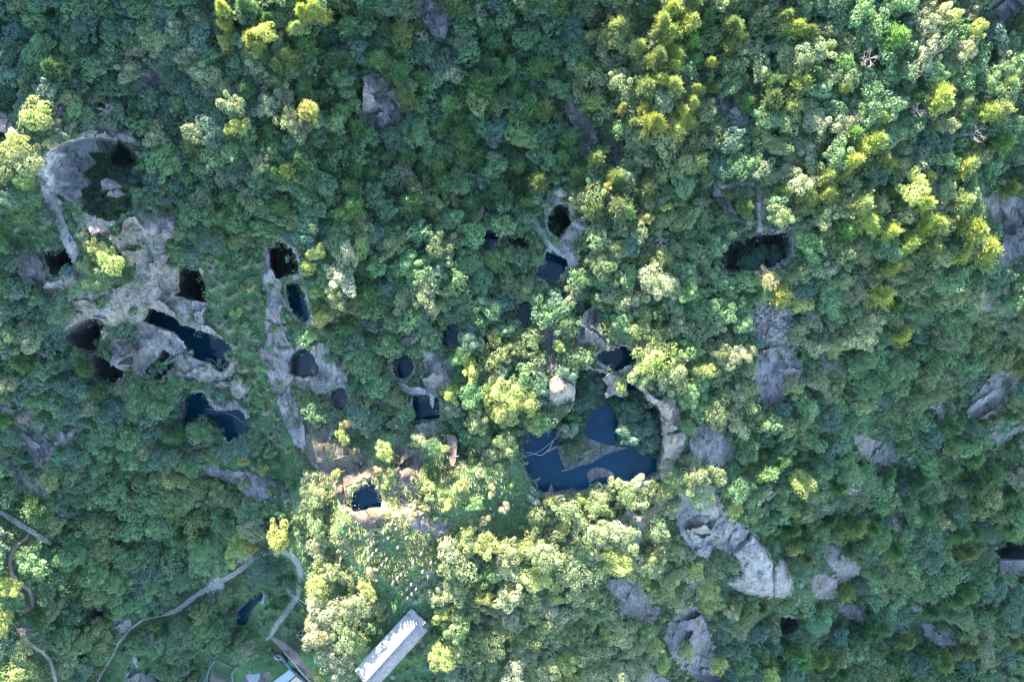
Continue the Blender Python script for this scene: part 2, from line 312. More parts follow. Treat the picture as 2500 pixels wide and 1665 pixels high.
# ------------------------------------------------------------------ pits and pools
# name, outline, depth below the lowest rim, kind, flare of walls, label, landmark phrase
PITS = [
("square_shaft", [(102,617),(156,597),(182,650),(172,669),(126,680)], 16, 'dry', .12, "square black quarry shaft with grassy rim by the left edge of the bluff", "small square shaft at far left"),
("black_shaft", [(430,654),(480,647),(503,695),(503,738),(426,723)], 24, 'dry', .15, "large upright square shaft, pitch black, right of the grey rock bluff", "big square black shaft"),
("pool_d", [(359,748),(380,756),(399,763),(414,770),(427,777),(440,790),(446,793),(466,799),(485,807),(505,812),(526,820),(542,828),(555,836),(566,850),(564,868),(560,882),(555,893),(548,903),(539,909),(524,899),(510,887),(480,878),(462,871),(456,855),(448,838),(437,823),(427,814),(415,807),(380,796),(346,783),(352,765)], 5, 'pool', .35, "long blue quarry pool with a black left end beside the white wall", "long pool with the white wall"),
("pit_e", [(220,777),(236,778),(252,786),(254,798),(246,823),(238,852),(248,872),(265,884),(285,898),(303,906),(297,922),(283,932),(268,941),(249,941),(230,925),(219,908),(217,877),(209,855),(197,851),(185,852),(168,836),(153,820),(156,812),(175,793),(198,781)], 14, 'dry', .10, "curving black quarry pit below the lower left bluff", "curving black pit"),
("pit_f", [(395,850),(412,862),(424,872),(421,896),(405,915),(389,928),(368,918),(352,908),(362,893),(380,880)], 7, 'dry', .1, "shaded hollow full of shrubs under the long pool", "shrubby hollow"),
("pool_g", [(446,975),(459,960),(478,957),(497,957),(506,972),(512,986),(529,1001),(545,1003),(561,1002),(576,999),(590,1002),(597,1015),(603,1030),(615,1046),(606,1056),(596,1062),(578,1066),(567,1074),(558,1081),(548,1070),(538,1064),(500,1085),(470,1092),(446,1091),(439,1070),(438,1055),(445,1014)], 4.2, 'pool', .3, "black and blue quarry pool around a leafy tree, lower left", "pool with a tree in it"),
("shaft_h", [(652,600),(684,587),(713,607),(729,645),(729,669),(672,682),(655,640)], 18, 'dry', .2, "tall black shaft at the top of the long rock ridge", "black shaft topping the rock ridge"),
("pool_i", [(698,694),(715,686),(734,679),(740,695),(743,713),(748,732),(751,751),(758,770),(752,783),(739,789),(726,776),(715,765),(708,752),(703,735),(699,715)], 4, 'pool', .3, "narrow blue pool just below the tall black shaft", "narrow ridge pool"),
("pool_j", [(707,872),(714,862),(722,854),(739,847),(752,853),(760,861),(768,872),(772,885),(779,909),(770,918),(758,920),(743,921),(728,920),(716,916),(706,904),(703,892)], 2.2, 'algae', 0, "rounded dark pool with red brown algae on the rock ridge", "red algae pool"),
("pool_k", [(806,954),(820,949),(834,944),(842,950),(846,962),(849,981),(842,994),(834,1005),(822,1000),(808,992),(801,975)], 2.5, 'algae', 0, "murky reddish pool below the flat ledge of the ridge", "murky ledge pool"),
("pool_l", [(860,1196),(907,1170),(932,1215),(931,1240),(860,1250),(848,1232)], 2.5, 'pool', .1, "small triangular blue pool at the foot of the ridge", "triangular pool"),
("pit_m", [(952,885),(963,874),(978,868),(992,868),(1002,870),(1008,885),(1010,895),(1007,908),(998,920),(983,928),(968,920),(957,905)], 5, 'pool', .35, "ragged dark pool between trees above the white topped ledge", "ragged dark pool"),
("pool_n", [(1006,966),(1052,962),(1073,977),(1072,1022),(1010,1028)], 4, 'pool', .15, "square blue pool under the white topped ledge", "square blue pool"),
("pool_o", [(1071,823),(1086,800),(1102,786),(1112,793),(1119,803),(1122,818),(1121,832),(1110,842),(1098,849),(1080,843),(1072,834)], 4, 'pool', .15, "little round blue pool above the flat grey ledge", "little round pool"),
("pool_p", [(1173,590),(1178,572),(1188,562),(1204,566),(1218,576),(1213,590),(1205,602),(1200,616),(1191,629),(1183,622),(1178,610)], 4, 'pool', .3, "leftmost dark water gap under the overhanging central trees", "left water gap under the trees"),
("pit_p2", [(1236,576),(1254,578),(1270,580),(1284,584),(1289,594),(1287,604),(1276,609),(1264,608),(1252,602),(1243,592)], 9, 'dry', .2, "black gap under overhanging trees right of the slanting post", "black gap under the trees"),
("shaft_q", [(1335,534),(1358,499),(1386,500),(1395,530),(1395,546),(1364,582),(1339,562)], 17, 'dry', .1, "dark shaft with a tree in it between two pale boulders", "shaft between pale boulders"),
("pool_r", [(1335,614),(1380,631),(1388,648),(1354,700),(1305,672)], 5, 'pool', .2, "diamond shaped blue pool in the upper middle with a black corner", "diamond shaped pool"),
("pool_s", [(1279,733),(1290,736),(1292,760),(1291,786),(1285,793),(1279,794),(1268,786),(1256,779),(1258,764),(1264,750)], 3, 'pool', .2, "small blue pool at the edge of the thicket below the diamond pool", "small thicket pool"),
("pool_t", [(1452,868),(1466,859),(1477,854),(1484,859),(1500,851),(1516,845),(1528,845),(1538,848),(1550,864),(1555,880),(1546,888),(1535,892),(1522,900),(1509,906),(1498,906),(1486,896),(1471,888),(1458,878)], 6, 'pool', .3, "dark blue pool under the rock point above the big quarry", "pool under the rock point"),
("big_quarry", [(1415,905),(1440,900),(1480,912),(1500,922),(1540,935),(1568,950),(1576,958),(1582,978),(1590,984),(1606,990),(1612,1003),(1617,1015),(1616,1045),(1620,1080),(1618,1110),(1612,1140),(1606,1158),(1590,1168),(1570,1172),(1540,1180),(1500,1178),(1470,1188),(1440,1196),(1405,1200),(1380,1204),(1362,1210),(1345,1208),(1330,1212),(1313,1205),(1300,1190),(1285,1160),(1277,1130),(1275,1100),(1278,1065),(1300,1052),(1330,1046),(1352,1040),(1375,1020),(1398,995),(1405,960),(1404,930)], 2.2, 'pool', .04, "big quarry pool with islands and beams in the centre right", "big island pool"),
("pit_v", [(1757,633),(1775,592),(1850,574),(1934,566),(1932,624),(1890,651),(1840,662),(1776,666)], 12, 'dry', .1, "wide dark pit with a straight upper lip in the upper right", "wide pit at upper right"),
("pit_w", [(2422,1344),(2434,1330),(2451,1320),(2480,1322),(2520,1330),(2530,1350),(2500,1366),(2470,1366),(2446,1364)], 15, 'dry', .15, "black cave mouth at the right edge", "black cave at the right edge"),
("pit_x", [(1907,1507),(1925,1505),(1948,1512),(1952,1528),(1940,1545),(1922,1553),(1906,1548),(1903,1525)], 11, 'dry', .1, "small dark hole among the trees at lower right", "small hole at lower right"),
("pond_y", [(578,1496),(594,1478),(612,1458),(628,1447),(640,1443),(646,1450),(638,1466),(624,1480),(613,1495),(608,1512),(602,1523),(590,1527),(576,1524),(572,1510)], 1.0, 'pool', 0, "small pond with a sandy shore inside the path bend", "small pond in the path bend"),
("pit_z", [(215,1492),(228,1480),(245,1482),(255,1495),(250,1512),(232,1518),(218,1508)], 7, 'dry', .1, "dark overgrown hollow near the lower left meadow", "dark hollow at lower left"),
("crevice", [(0,322),(25,322),(52,338),(70,352),(80,375),(62,380),(40,352),(15,338),(-40,335),(-40,322)], 9, 'dry', .1, "dark crevice beside the reddish rock at the left edge", "crevice at the left edge"),
]
# the open upper-left hollow (bare face on its left, shrubs and fallen blocks on its floor)
BOWL = [(166,343),(185,338),(210,334),(245,330),(262,334),(285,338),(305,347),(324,361),(338,382),(346,406),(349,432),(348,465),(335,505),(310,535),(280,542),(255,540),(235,530),(214,524),(196,510),(180,500),(150,480),(120,455),(92,425),(98,400),(119,366),(140,352)]

def resample(poly, step, jit=0, closed=True):
    out = []; n = len(poly)
    for i in range(n if closed else n - 1):
        a = poly[i]; b = poly[(i + 1) % n]; L = math.hypot(b[0] - a[0], b[1] - a[1]); k = max(1, int(round(L / step)))
        for j in range(k):
            t = j / k; out.append((a[0] + (b[0] - a[0]) * t + random.uniform(-jit, jit), a[1] + (b[1] - a[1]) * t + random.uniform(-jit, jit)))
    if not closed: out.append(poly[-1])
    return out

# ------------------------------------------------------------------ outcrops and boulders: name, outline, height, material, label
R, B_, C_, S_, W_ = M_ROCK, M_ROCKB, M_CREAM, M_STREAK, M_WHITE
ROCKS = [
("rock_slab",[(330,162),(345,165),(372,172),(392,200),(385,212),(368,217),(352,205),(338,185)],1.2,B_,"small grey slab alone in dark forest at upper left","grey slab alone at upper left"),
("bare_rock",[(885,190),(912,178),(930,195),(945,225),(958,222),(972,258),(980,290),(965,312),(950,305),(935,314),(908,305),(885,275),(888,240)],2.0,B_,"tall dark rock face with green ledge across it, upper centre left","tall dark rock face"),
("bare_rock",[(1010,-10),(1068,-10),(1083,20),(1095,60),(1085,95),(1060,90),(1045,60),(1015,40)],1.8,B_,"purple grey rock face cut by the top edge of the photo","rock face at the top edge"),
("bare_rock",[(1385,240),(1397,232),(1410,240),(1418,262),(1430,290),(1448,315),(1456,338),(1450,350),(1432,335),(1412,318),(1395,300),(1380,272)],2.0,R,"slanting pale striated rock face in the upper middle","slanting pale rock face"),
("rock_slab",[(1418,345),(1435,352),(1436,368),(1424,380),(1414,366)],.8,B_,"small slab under the slanting pale rock face",None),
("rock_slab",[(1500,352),(1520,350),(1518,375),(1508,400),(1496,392),(1494,370)],1.0,B_,"narrow grey slab right of the slanting rock face",None),
("bare_rock",[(1738,240),(1765,240),(1790,258),(1810,270),(1828,300),(1825,312),(1800,300),(1775,290),(1755,268)],1.6,B_,"dark purple slab above the reed patch at upper right","dark slab at upper right"),
("rock_slab",[(1188,342),(1205,345),(1216,358),(1204,362),(1190,352)],.7,B_,"tiny slab below the bright green thicket, upper centre",None),
("bare_rock",[(2425,0),(2460,-10),(2510,-10),(2510,20),(2480,30),(2460,62),(2430,55),(2415,30)],1.6,B_,"purple rock face in the top right corner","top right corner rock"),
("bare_rock",[(2405,490),(2425,470),(2445,465),(2480,478),(2510,500),(2510,600),(2490,628),(2470,645),(2450,648),(2432,636),(2450,600),(2452,570),(2440,540),(2422,522)],2.2,B_,"broad purple grey rock face at the right edge","broad right edge rock face"),
("bare_rock",[(1850,870),(1862,855),(1885,848),(1910,845),(1935,862),(1950,880),(1957,895),(1950,920),(1932,945),(1905,975),(1880,990),(1858,970),(1845,940),(1838,910)],1.8,B_,"smooth blue grey slab below the rubble on the right","smooth slab below the rubble"),
("bare_rock",[(2425,912),(2445,904),(2475,902),(2492,912),(2478,932),(2462,955),(2450,980),(2430,1000),(2408,1022),(2380,1020),(2358,1008),(2378,970),(2400,940)],1.8,R,"long diagonal pale slab at the right","long diagonal slab at the right"),
("boulder",[(2278,994),(2300,990),(2314,998),(2308,1010),(2298,1019),(2282,1006)],1.3,R,"single pale boulder left of the long diagonal slab",None),
("rock_slab",[(2085,1065),(2110,1062),(2130,1075),(2165,1085),(2190,1095),(2195,1120),(2175,1132),(2150,1130),(2115,1118),(2095,1095)],.8,R,"rough grey scree slab in the right hand thicket","scree slab in the right thicket"),
("boulder",[(2170,1270),(2185,1264),(2198,1278),(2196,1292),(2180,1294),(2170,1284)],1.2,R,"lone round boulder under the right hand thicket",None),
("bare_rock",[(2012,1332),(2035,1330),(2055,1350),(2075,1368),(2096,1382),(2092,1400),(2075,1410),(2055,1420),(2030,1385),(2015,1360)],1.5,B_,"smooth grey slab right of the wedge block","smooth slab right of the wedge"),
("rock_slab",[(1985,1405),(2010,1400),(2040,1415),(2048,1440),(2030,1455),(2005,1456),(1982,1452)],1.2,B_,"darker lower slab directly beneath the smooth grey slab",None),
("boulder",[(2047,1478),(2068,1473),(2088,1478),(2090,1490),(2091,1510),(2070,1508),(2055,1496)],1.6,R,"split boulder, its larger left half","split boulder"),
("boulder",[(2092,1478),(2106,1482),(2111,1500),(2106,1517),(2093,1511)],1.4,R,"split boulder, its narrow right half",None),
("boulder",[(2228,1482),(2240,1476),(2248,1484),(2244,1496),(2232,1494)],1.0,R,"small boulder amid dark shrubs near the lower right corner",None),
("rock_ledge",[(2252,1522),(2270,1520),(2280,1545),(2300,1555),(2318,1528),(2325,1535),(2322,1560),(2338,1562),(2330,1570),(2300,1572),(2275,1562),(2258,1545)],1.3,R,"jagged pale ledge near the lower right corner","jagged lower right ledge"),
("rock_ledge",[(2440,1078),(2458,1060),(2475,1042),(2510,1030),(2510,1052),(2488,1052),(2466,1068),(2450,1084)],1.4,R,"curved pale ledge above the right edge thicket","curved ledge at the right edge"),
("rock_ledge",[(2440,1370),(2470,1368),(2510,1370),(2510,1402),(2480,1402),(2460,1392),(2442,1398)],1.2,B_,"grey ledge under the black cave at the right edge",None),
("cliff",[(1582,960),(1600,972),(1612,978),(1625,968),(1640,976),(1652,996),(1658,1020),(1664,1050),(1672,1066),(1668,1085),(1655,1110),(1640,1135),(1632,1158),(1618,1168),(1612,1160),(1618,1135),(1622,1105),(1623,1075),(1619,1045),(1620,1018),(1615,1002),(1606,988),(1590,981)],5.5,C_,"bright cream cliff edge along the right of the big island pool","cream cliff edge"),
("rock_slab",[(1683,1080),(1690,1062),(1700,1045),(1722,1038),(1745,1050),(1770,1070),(1790,1092),(1785,1118),(1760,1130),(1735,1132),(1705,1120),(1690,1102)],1.4,B_,"dark grey slab right of the cream cliff edge","dark slab by the cream cliff"),
("rock_slope",[(1655,1215),(1668,1195),(1700,1182),(1742,1186),(1752,1210),(1760,1235),(1770,1260),(1800,1275),(1830,1288),(1838,1302),(1812,1325),(1785,1350),(1760,1345),(1740,1330),(1728,1362),(1705,1355),(1680,1330),(1660,1300),(1652,1260)],3.2,M_PALE,"large lichened grey slope with tufts, lower right of centre","large lichened slope"),
("wedge_rock",[(1841,1303),(1850,1320),(1866,1340),(1874,1360),(1885,1370),(1888,1400),(1890,1430),(1886,1453),(1860,1452),(1830,1446),(1800,1438),(1776,1422),(1795,1412),(1812,1398),(1806,1380),(1795,1362),(1790,1348),(1815,1328)],7.5,M_PALE,"big triangular wedge of pale rock with a sharp ridge","big triangular wedge"),
("wedge_rock",[(1893,1385),(1902,1366),(1915,1368),(1922,1395),(1931,1425),(1926,1447),(1910,1455),(1891,1456),(1892,1420)],3.5,M_PALE,"narrow pale block wedged against the right side of the triangular wedge",None),
("bare_rock",[(1478,1420),(1500,1412),(1535,1410),(1560,1428),(1580,1455),(1592,1478),(1612,1495),(1602,1514),(1575,1514),(1550,1500),(1525,1506),(1515,1480),(1500,1455)],1.5,B_,"dark violet slab within the lower sunlit forest","dark violet slab"),
("bare_rock",[(1632,1520),(1655,1500),(1680,1480),(1702,1486),(1722,1510),(1732,1555),(1742,1590),(1746,1625),(1757,1655),(1735,1672),(1700,1655),(1670,1630),(1640,1600),(1628,1565)],2.0,B_,"long blue grey slab reaching the bottom edge","long slab at the bottom edge"),
("rock_slab",[(1535,1608),(1560,1605),(1600,1640),(1632,1660),(1640,1680),(1560,1680),(1540,1650)],1.4,B_,"slab at the bottom edge left of the long blue grey slab",None),
("cream_rock",[(1512,1272),(1522,1258),(1532,1247),(1545,1252),(1558,1260),(1575,1248),(1600,1233),(1602,1250),(1590,1268),(1572,1290),(1558,1285),(1540,1278),(1525,1284)],2.2,C_,"bright cream rock in the sunlit thicket below the big pool","bright cream rock"),
("cream_rock",[(1342,928),(1358,917),(1375,928),(1392,938),(1403,950),(1400,968),(1380,975),(1360,984),(1345,986),(1338,960)],2.4,C_,"bulky cream and brown boulder left of the big pool","bulky cream boulder"),
("bare_rock",[(1425,762),(1445,752),(1468,756),(1466,785),(1464,802),(1478,835),(1500,842),(1512,850),(1498,852),(1484,858),(1475,850),(1462,836),(1440,833),(1410,836),(1412,812),(1418,785)],2.0,R,"pale rock point with a white hose above the upper dark pool","pale rock point"),
("rock_slab",[(1322,800),(1345,795),(1352,812),(1350,845),(1338,848),(1322,840)],1.2,B_,"flat dark slab left of the pale rock point",None),
("rock_slab",[(1338,868),(1350,862),(1356,885),(1352,908),(1340,905),(1334,885)],1.0,R,"thin pinkish slab above the bulky cream boulder",None),
("boulder",[(1338,470),(1348,460),(1362,455),(1376,464),(1384,478),(1370,479),(1352,474)],1.6,W_,"flat white boulder above the shaft between boulders","flat white boulder"),
("rock_slab",[(1340,482),(1352,478),(1372,480),(1372,494),(1358,500),(1344,514),(1334,526),(1328,508),(1324,498)],1.1,R,"mossy slab directly under the flat white boulder",None),
("boulder",[(1394,545),(1405,536),(1422,534),(1432,546),(1434,556),(1424,562),(1412,565),(1402,556)],1.6,W_,"white boulder on the right rim of the shaft",None),
("rock_slab",[(1392,552),(1404,560),(1412,568),(1402,582),(1396,600),(1402,622),(1412,622),(1411,636),(1398,648),(1390,648),(1384,636),(1374,622),(1355,602),(1366,588),(1378,570)],1.3,R,"grey slab bridging the shaft and the diamond pool",None),
("stone_wall",[(1303,540),(1309,533),(1316,552),(1326,566),(1338,586),(1352,602),(1364,615),(1378,627),(1376,631),(1360,619),(1346,606),(1332,590),(1320,572),(1306,556)],1.6,W_,"thin white stone crest running down to the diamond pool","thin white crest"),
("rock_ledge",[(1033,857),(1048,858),(1062,862),(1068,874),(1096,880),(1102,910),(1100,940),(1086,950),(1066,950),(1045,950),(1036,935),(1029,916),(1040,908),(1035,888)],2.0,R,"flat grey ledge between the ragged pool and the square pool","flat grey ledge"),
("rock_ledge",[(972,933),(985,936),(1002,946),(1020,944),(1036,950),(1062,964),(1060,985),(1057,996),(1050,985),(1051,966),(1030,964),(1004,963),(988,954)],1.6,W_,"white topped ledge overhanging the square blue pool","white topped ledge"),
("rock_slab",[(976,832),(998,818),(1020,811),(1014,824),(1000,836),(985,846)],1.0,B_,"dark slab above the ragged dark pool",None),
("rock_ridge",[(646,600),(652,598),(655,625),(659,650),(665,664),(671,682),(690,688),(684,710),(690,740),(684,770),(690,800),(705,830),(718,852),(706,872),(701,892),(704,908),(716,920),(708,950),(722,1000),(742,1040),(746,1075),(744,1100),(728,1092),(706,1050),(688,1010),(672,970),(655,920),(640,885),(632,865),(645,845),(652,820),(646,790),(650,740),(644,690),(647,640)],2.0,R,"long broken grey rock ridge running down from the tall shaft","long rock ridge"),
("rock_ledge",[(722,921),(743,923),(768,920),(781,910),(776,888),(764,862),(758,850),(775,838),(790,838),(800,858),(802,874),(818,880),(832,886),(840,912),(842,940),(825,945),(800,956),(767,966),(760,950),(740,945),(725,935)],1.6,R,"square edged ledge between the red algae pool and the murky pool","square edged ledge"),
("rock_ridge",[(746,1075),(762,1052),(790,1035),(825,1016),(832,1022),(812,1040),(802,1070),(830,1085),(862,1092),(890,1108),(905,1130),(907,1165),(890,1172),(868,1178),(845,1186),(846,1210),(848,1232),(835,1240),(818,1200),(800,1165),(775,1140),(755,1118),(744,1100)],1.6,M_TAN,"lower half of the grey ridge, broken into terraces","terraced lower ridge"),
("rock_ledge",[(853,1252),(880,1250),(905,1243),(932,1240),(945,1250),(950,1275),(930,1290),(905,1290),(885,1288),(870,1272)],1.5,M_TAN,"sunlit tan ledge under the triangular pool","tan ledge"),
("rock_slab",[(962,1062),(972,1060),(980,1085),(1002,1096),(1020,1088),(1032,1088),(1036,1115),(1030,1140),(1016,1160),(1008,1190),(1000,1215),(990,1180),(982,1200),(980,1245),(972,1248),(966,1190),(965,1120)],1.2,M_TAN,"tan slab with dry grass right of the reed strip","dry grassy slab"),
("rock_slab",[(976,1215),(1000,1225),(1020,1240),(1045,1262),(1075,1270),(1110,1275),(1112,1290),(1090,1300),(1060,1310),(1030,1312),(1005,1290),(982,1262)],1.2,B_,"shaded blue slab above the field of stone posts","shaded slab above the posts"),
("rock_bluff",[(300,548),(308,534),(330,528),(357,521),(375,524),(389,519),(410,526),(428,521),(424,548),(426,572),(412,580),(404,582),(400,600),(402,625),(398,646),(420,650),(430,656),(427,690),(425,722),(450,731),(480,736),(503,739),(494,765),(498,788),(520,806),(542,824),(526,819),(505,811),(485,806),(466,798),(446,792),(440,789),(427,776),(414,769),(399,762),(380,755),(359,747),(352,764),(345,783),(320,790),(300,785),(280,793),(254,792),(236,777),(220,776),(198,780),(175,790),(160,800),(172,775),(185,752),(178,735),(205,722),(240,718),(270,708),(292,700),(318,690),(332,668),(334,645),(322,625),(306,600),(290,575)],2.0,R,"big bare grey rock bluff between the shafts at left","bare grey bluff"),
("rock_peak",[(183,532),(194,526),(205,518),(222,528),(250,540),(270,546),(252,552),(268,570),(290,592),(310,612),(330,640),(326,652),(312,640),(285,600),(262,578),(240,570),(225,575),(216,562),(200,552)],2.8,C_,"sunlit sharp rock peak over the yellow green tree","sharp sunlit peak"),
("rock_ridge",[(96,436),(108,448),(128,470),(148,498),(150,520),(158,545),(172,572),(186,598),(192,616),(184,640),(178,645),(168,618),(157,596),(148,572),(132,535),(118,500),(102,465)],2.0,W_,"pale stone spine with white lichen at far left","pale stone spine"),
("rock_ledge",[(182,640),(190,660),(186,682),(160,695),(125,704),(95,700),(66,688),(48,665),(42,635),(52,618),(74,612),(92,625),(98,655),(112,684),(124,690),(150,684),(172,676),(182,655)],1.8,R,"pale rock rim curving under the small square shaft","rim of the small square shaft"),
("rock_outcrop",[(272,838),(285,828),(302,830),(320,832),(322,850),(320,870),(322,888),(305,903),(290,898),(270,882),(278,862)],4.5,R,"tall pale rock stump on the right of the curving black pit","tall rock stump"),
("rock_terrace",[(322,798),(346,786),(380,799),(414,810),(430,825),(440,842),(447,852),(436,862),(424,868),(412,860),(395,848),(378,878),(358,895),(345,915),(330,905),(325,870),(330,840)],1.8,B_,"sloping dark rock terrace between the curving pit and long pool","dark rock terrace"),
("rock_terrace",[(426,872),(440,866),(456,866),(480,880),(510,889),(524,901),(539,911),(550,906),(560,893),(568,870),(572,878),(568,900),(552,922),(530,930),(500,930),(460,920),(425,912),(412,908),(424,895)],2.0,R,"curved pale terrace along the lower shore of the long pool","curved terrace below the long pool"),
("boulder",[(520,936),(540,932),(560,932),(562,942),(545,944),(525,944)],1.4,R,"flat layered boulder, left of a larger one, below the long pool",None),
("boulder",[(562,932),(582,928),(600,934),(607,946),(602,958),(588,968),(570,966),(562,950)],2.4,R,"large layered boulder below the long pool","large layered boulder"),
("rock_slab",[(513,988),(530,980),(560,978),(582,984),(592,1000),(576,998),(561,1001),(545,1002),(529,1000)],1.4,B_,"dark slab forming the upper lip of the pool with a tree",None),
("boulder",[(545,792),(549,790),(554,804),(562,820),(556,822),(548,812)],1.0,R,"thin upright boulder in the grass above the boulder trio",None),
("boulder",[(588,820),(600,812),(608,809),(611,822),(608,831),(598,828)],1.2,R,"leftmost pointed boulder of the trio in the grass",None),
("boulder",[(611,826),(620,822),(628,832),(620,835),(610,834)],1.1,R,"small round boulder, right of the pointed one in the trio",None),
("boulder",[(594,852),(600,846),(620,847),(631,852),(628,859),(598,860)],1.2,R,"long flat boulder at the bottom of the trio",None),
("boulder",[(462,858),(466,853),(471,862),(463,864)],.9,W_,"small white triangular stone standing in the long pool",None),
("rock_slab",[(-10,985),(10,992),(30,1000),(60,1012),(86,1006),(82,1018),(60,1028),(38,1032),(20,1015),(0,998),(-10,996)],1.6,R,"ragged pale ledge at the left edge","ragged ledge at the left edge"),
("bare_rock",[(58,1048),(85,1045),(100,1060),(120,1078),(124,1095),(112,1120),(92,1140),(72,1110),(55,1085)],1.8,B_,"steep smooth slab below the ragged left edge ledge","steep slab at lower left"),
("boulder",[(136,1070),(148,1055),(168,1043),(184,1050),(178,1066),(162,1080),(146,1082)],1.6,R,"pale leaf shaped boulder right of the steep slab",None),
("bare_rock",[(0,1125),(20,1125),(45,1145),(75,1165),(100,1185),(118,1200),(116,1218),(85,1212),(58,1205),(35,1170),(10,1140)],1.8,R,"long pale slab descending from the left edge","long slab from the left edge"),
("rock_slab",[(138,1240),(160,1248),(188,1262),(192,1272),(170,1262),(145,1252)],1.0,R,"thin ledge above the red earth hollow",None),
("rock_slab",[(490,1135),(520,1140),(560,1152),(600,1150),(640,1165),(675,1175),(690,1195),(682,1225),(655,1215),(620,1215),(600,1200),(575,1178),(540,1165),(500,1155)],.9,B_,"patchy blue grey rock in the lower left clearing","patchy rock clearing"),
("concrete_slab",[(269,1537),(280,1518),(289,1500),(296,1515),(308,1514),(320,1510),(312,1528),(306,1537),(288,1538)],.5,B_,"flat triangular grey slab beside the lower left trail","flat triangular slab"),
("rock_slab",[(310,1650),(335,1642),(365,1645),(390,1660),(400,1680),(300,1680)],1.2,R,"pale rock at the bottom edge by the lower left trail",None),
("rock_slab",[(560,1346),(585,1342),(605,1352),(600,1366),(575,1362)],.8,R,"pale rock at the left end of the path bend",None),
("red_rock",[(-10,270),(10,280),(25,300),(34,325),(20,322),(0,320),(-10,318)],3.0,C_,"reddish rock face at the left edge near the crevice","reddish rock at the left edge"),
("rock_slab",[(134,250),(146,246),(158,262),(150,285),(140,310),(130,300),(132,275)],2.0,B_,"small upright slab right of the lone yellow tree",None),
("rock_arch",[(198,318),(215,308),(250,308),(280,310),(300,314),(318,322),(325,340),(310,342),(290,338),(262,330),(235,326),(210,328),(194,332)],2.2,R,"pale rock arch over the upper left quarry hollow","pale rock arch"),
("boulder",[(382,482),(396,478),(412,480),(424,486),(415,496),(392,498)],1.4,R,"pale broken boulder pile right of the upper left hollow",None),
("boulder",[(246,442),(258,436),(276,440),(282,450),(268,462),(250,464)],2.4,B_,"largest fallen block on the floor of the upper left hollow",None),
("boulder",[(268,464),(284,460),(296,474),(280,482),(262,478)],1.8,B_,"fallen block just right of the largest one in the hollow",None),
("boulder",[(176,474),(188,462),(192,476),(188,484),(180,482)],1.6,B_,"small wedge shaped block at the foot of the bare face",None),
("bare_rock",[(1745,452),(1760,468),(1775,490),(1790,512),(1808,545),(1798,548),(1780,535),(1768,512),(1752,490),(1740,475)],1.6,B_,"dark slanting slab above the wide upper right pit","dark slanting slab"),
("stone_wall",[(1758,455),(1785,448),(1820,445),(1840,447),(1838,451),(1820,450),(1790,453),(1765,460)],.9,W_,"short white ledge line above the dark slanting slab",None),
("stone_wall",[(1848,455),(1854,455),(1858,500),(1862,560),(1858,568),(1851,560),(1850,510)],1.6,W_,"straight white upright rib above the wide pit","white upright rib"),
("rock_slab",[(1855,468),(1868,480),(1864,510),(1862,545),(1872,556),(1905,560),(1940,563),(1946,572),(1942,588),(1936,590),(1934,566),(1910,566),(1884,569),(1858,572),(1862,560),(1858,500)],1.1,R,"grey lip running along the top of the wide pit",None),
("rock_slab",[(1470,925),(1490,912),(1508,918),(1512,935),(1500,950),(1515,962),(1522,972),(1515,970),(1498,962),(1480,972),(1476,960),(1486,942)],2.0,R,"hooked rock spur jutting into the big island pool","hooked rock spur"),
]
RUBBLE = [(1835,770),(1850,740),(1880,745),(1905,760),(1935,765),(1930,800),(1910,830),(1885,850),(1860,840),(1845,810)]
RUBBLE2 = [(1012,1040),(1035,1036),(1068,1030),(1070,1045),(1050,1058),(1025,1055)]
CLEAR = [  # open ground with grass only
 [(505,600),(640,590),(650,880),(700,1050),(722,1100),(745,1200),(760,1300),(745,1420),(700,1500),(665,1545),(640,1560),(600,1560),(590,1530),(640,1450),(700,1440),(715,1400),(712,1370),(650,1355),(590,1385),(610,1340),(690,1320),(690,1250),(600,1130),(640,1100),(610,930),(575,870),(560,830),(510,790),(505,700)],
 [(845,1245),(935,1210),(960,1130),(965,1200),(1000,1290),(1060,1320),(1080,1380),(1060,1450),(1000,1475),(880,1440),(800,1350),(790,1280)],
 [(1085,1150),(1200,1110),(1270,1130),(1290,1215),(1280,1300),(1230,1320),(1180,1290),(1100,1300),(1060,1260),(1050,1150)],
 [(830,1060),(960,1040),(1075,1110),(1080,1180),(960,1200),(900,1230),(850,1250),(790,1240),(800,1130)],
 [(575,1450),(640,1410),(700,1440),(690,1500),(650,1560),(600,1560),(575,1530)], [(275,1610),(330,1580),(400,1600),(380,1680),(260,1680)],
 [(480,1590),(790,1600),(790,1680),(480,1680)], [(860,1640),(885,1560),(960,1440),(1040,1440),(1085,1540),(1100,1680),(860,1680)],
 [(40,470),(80,480),(110,560),(60,610),(0,590),(0,520)],
]
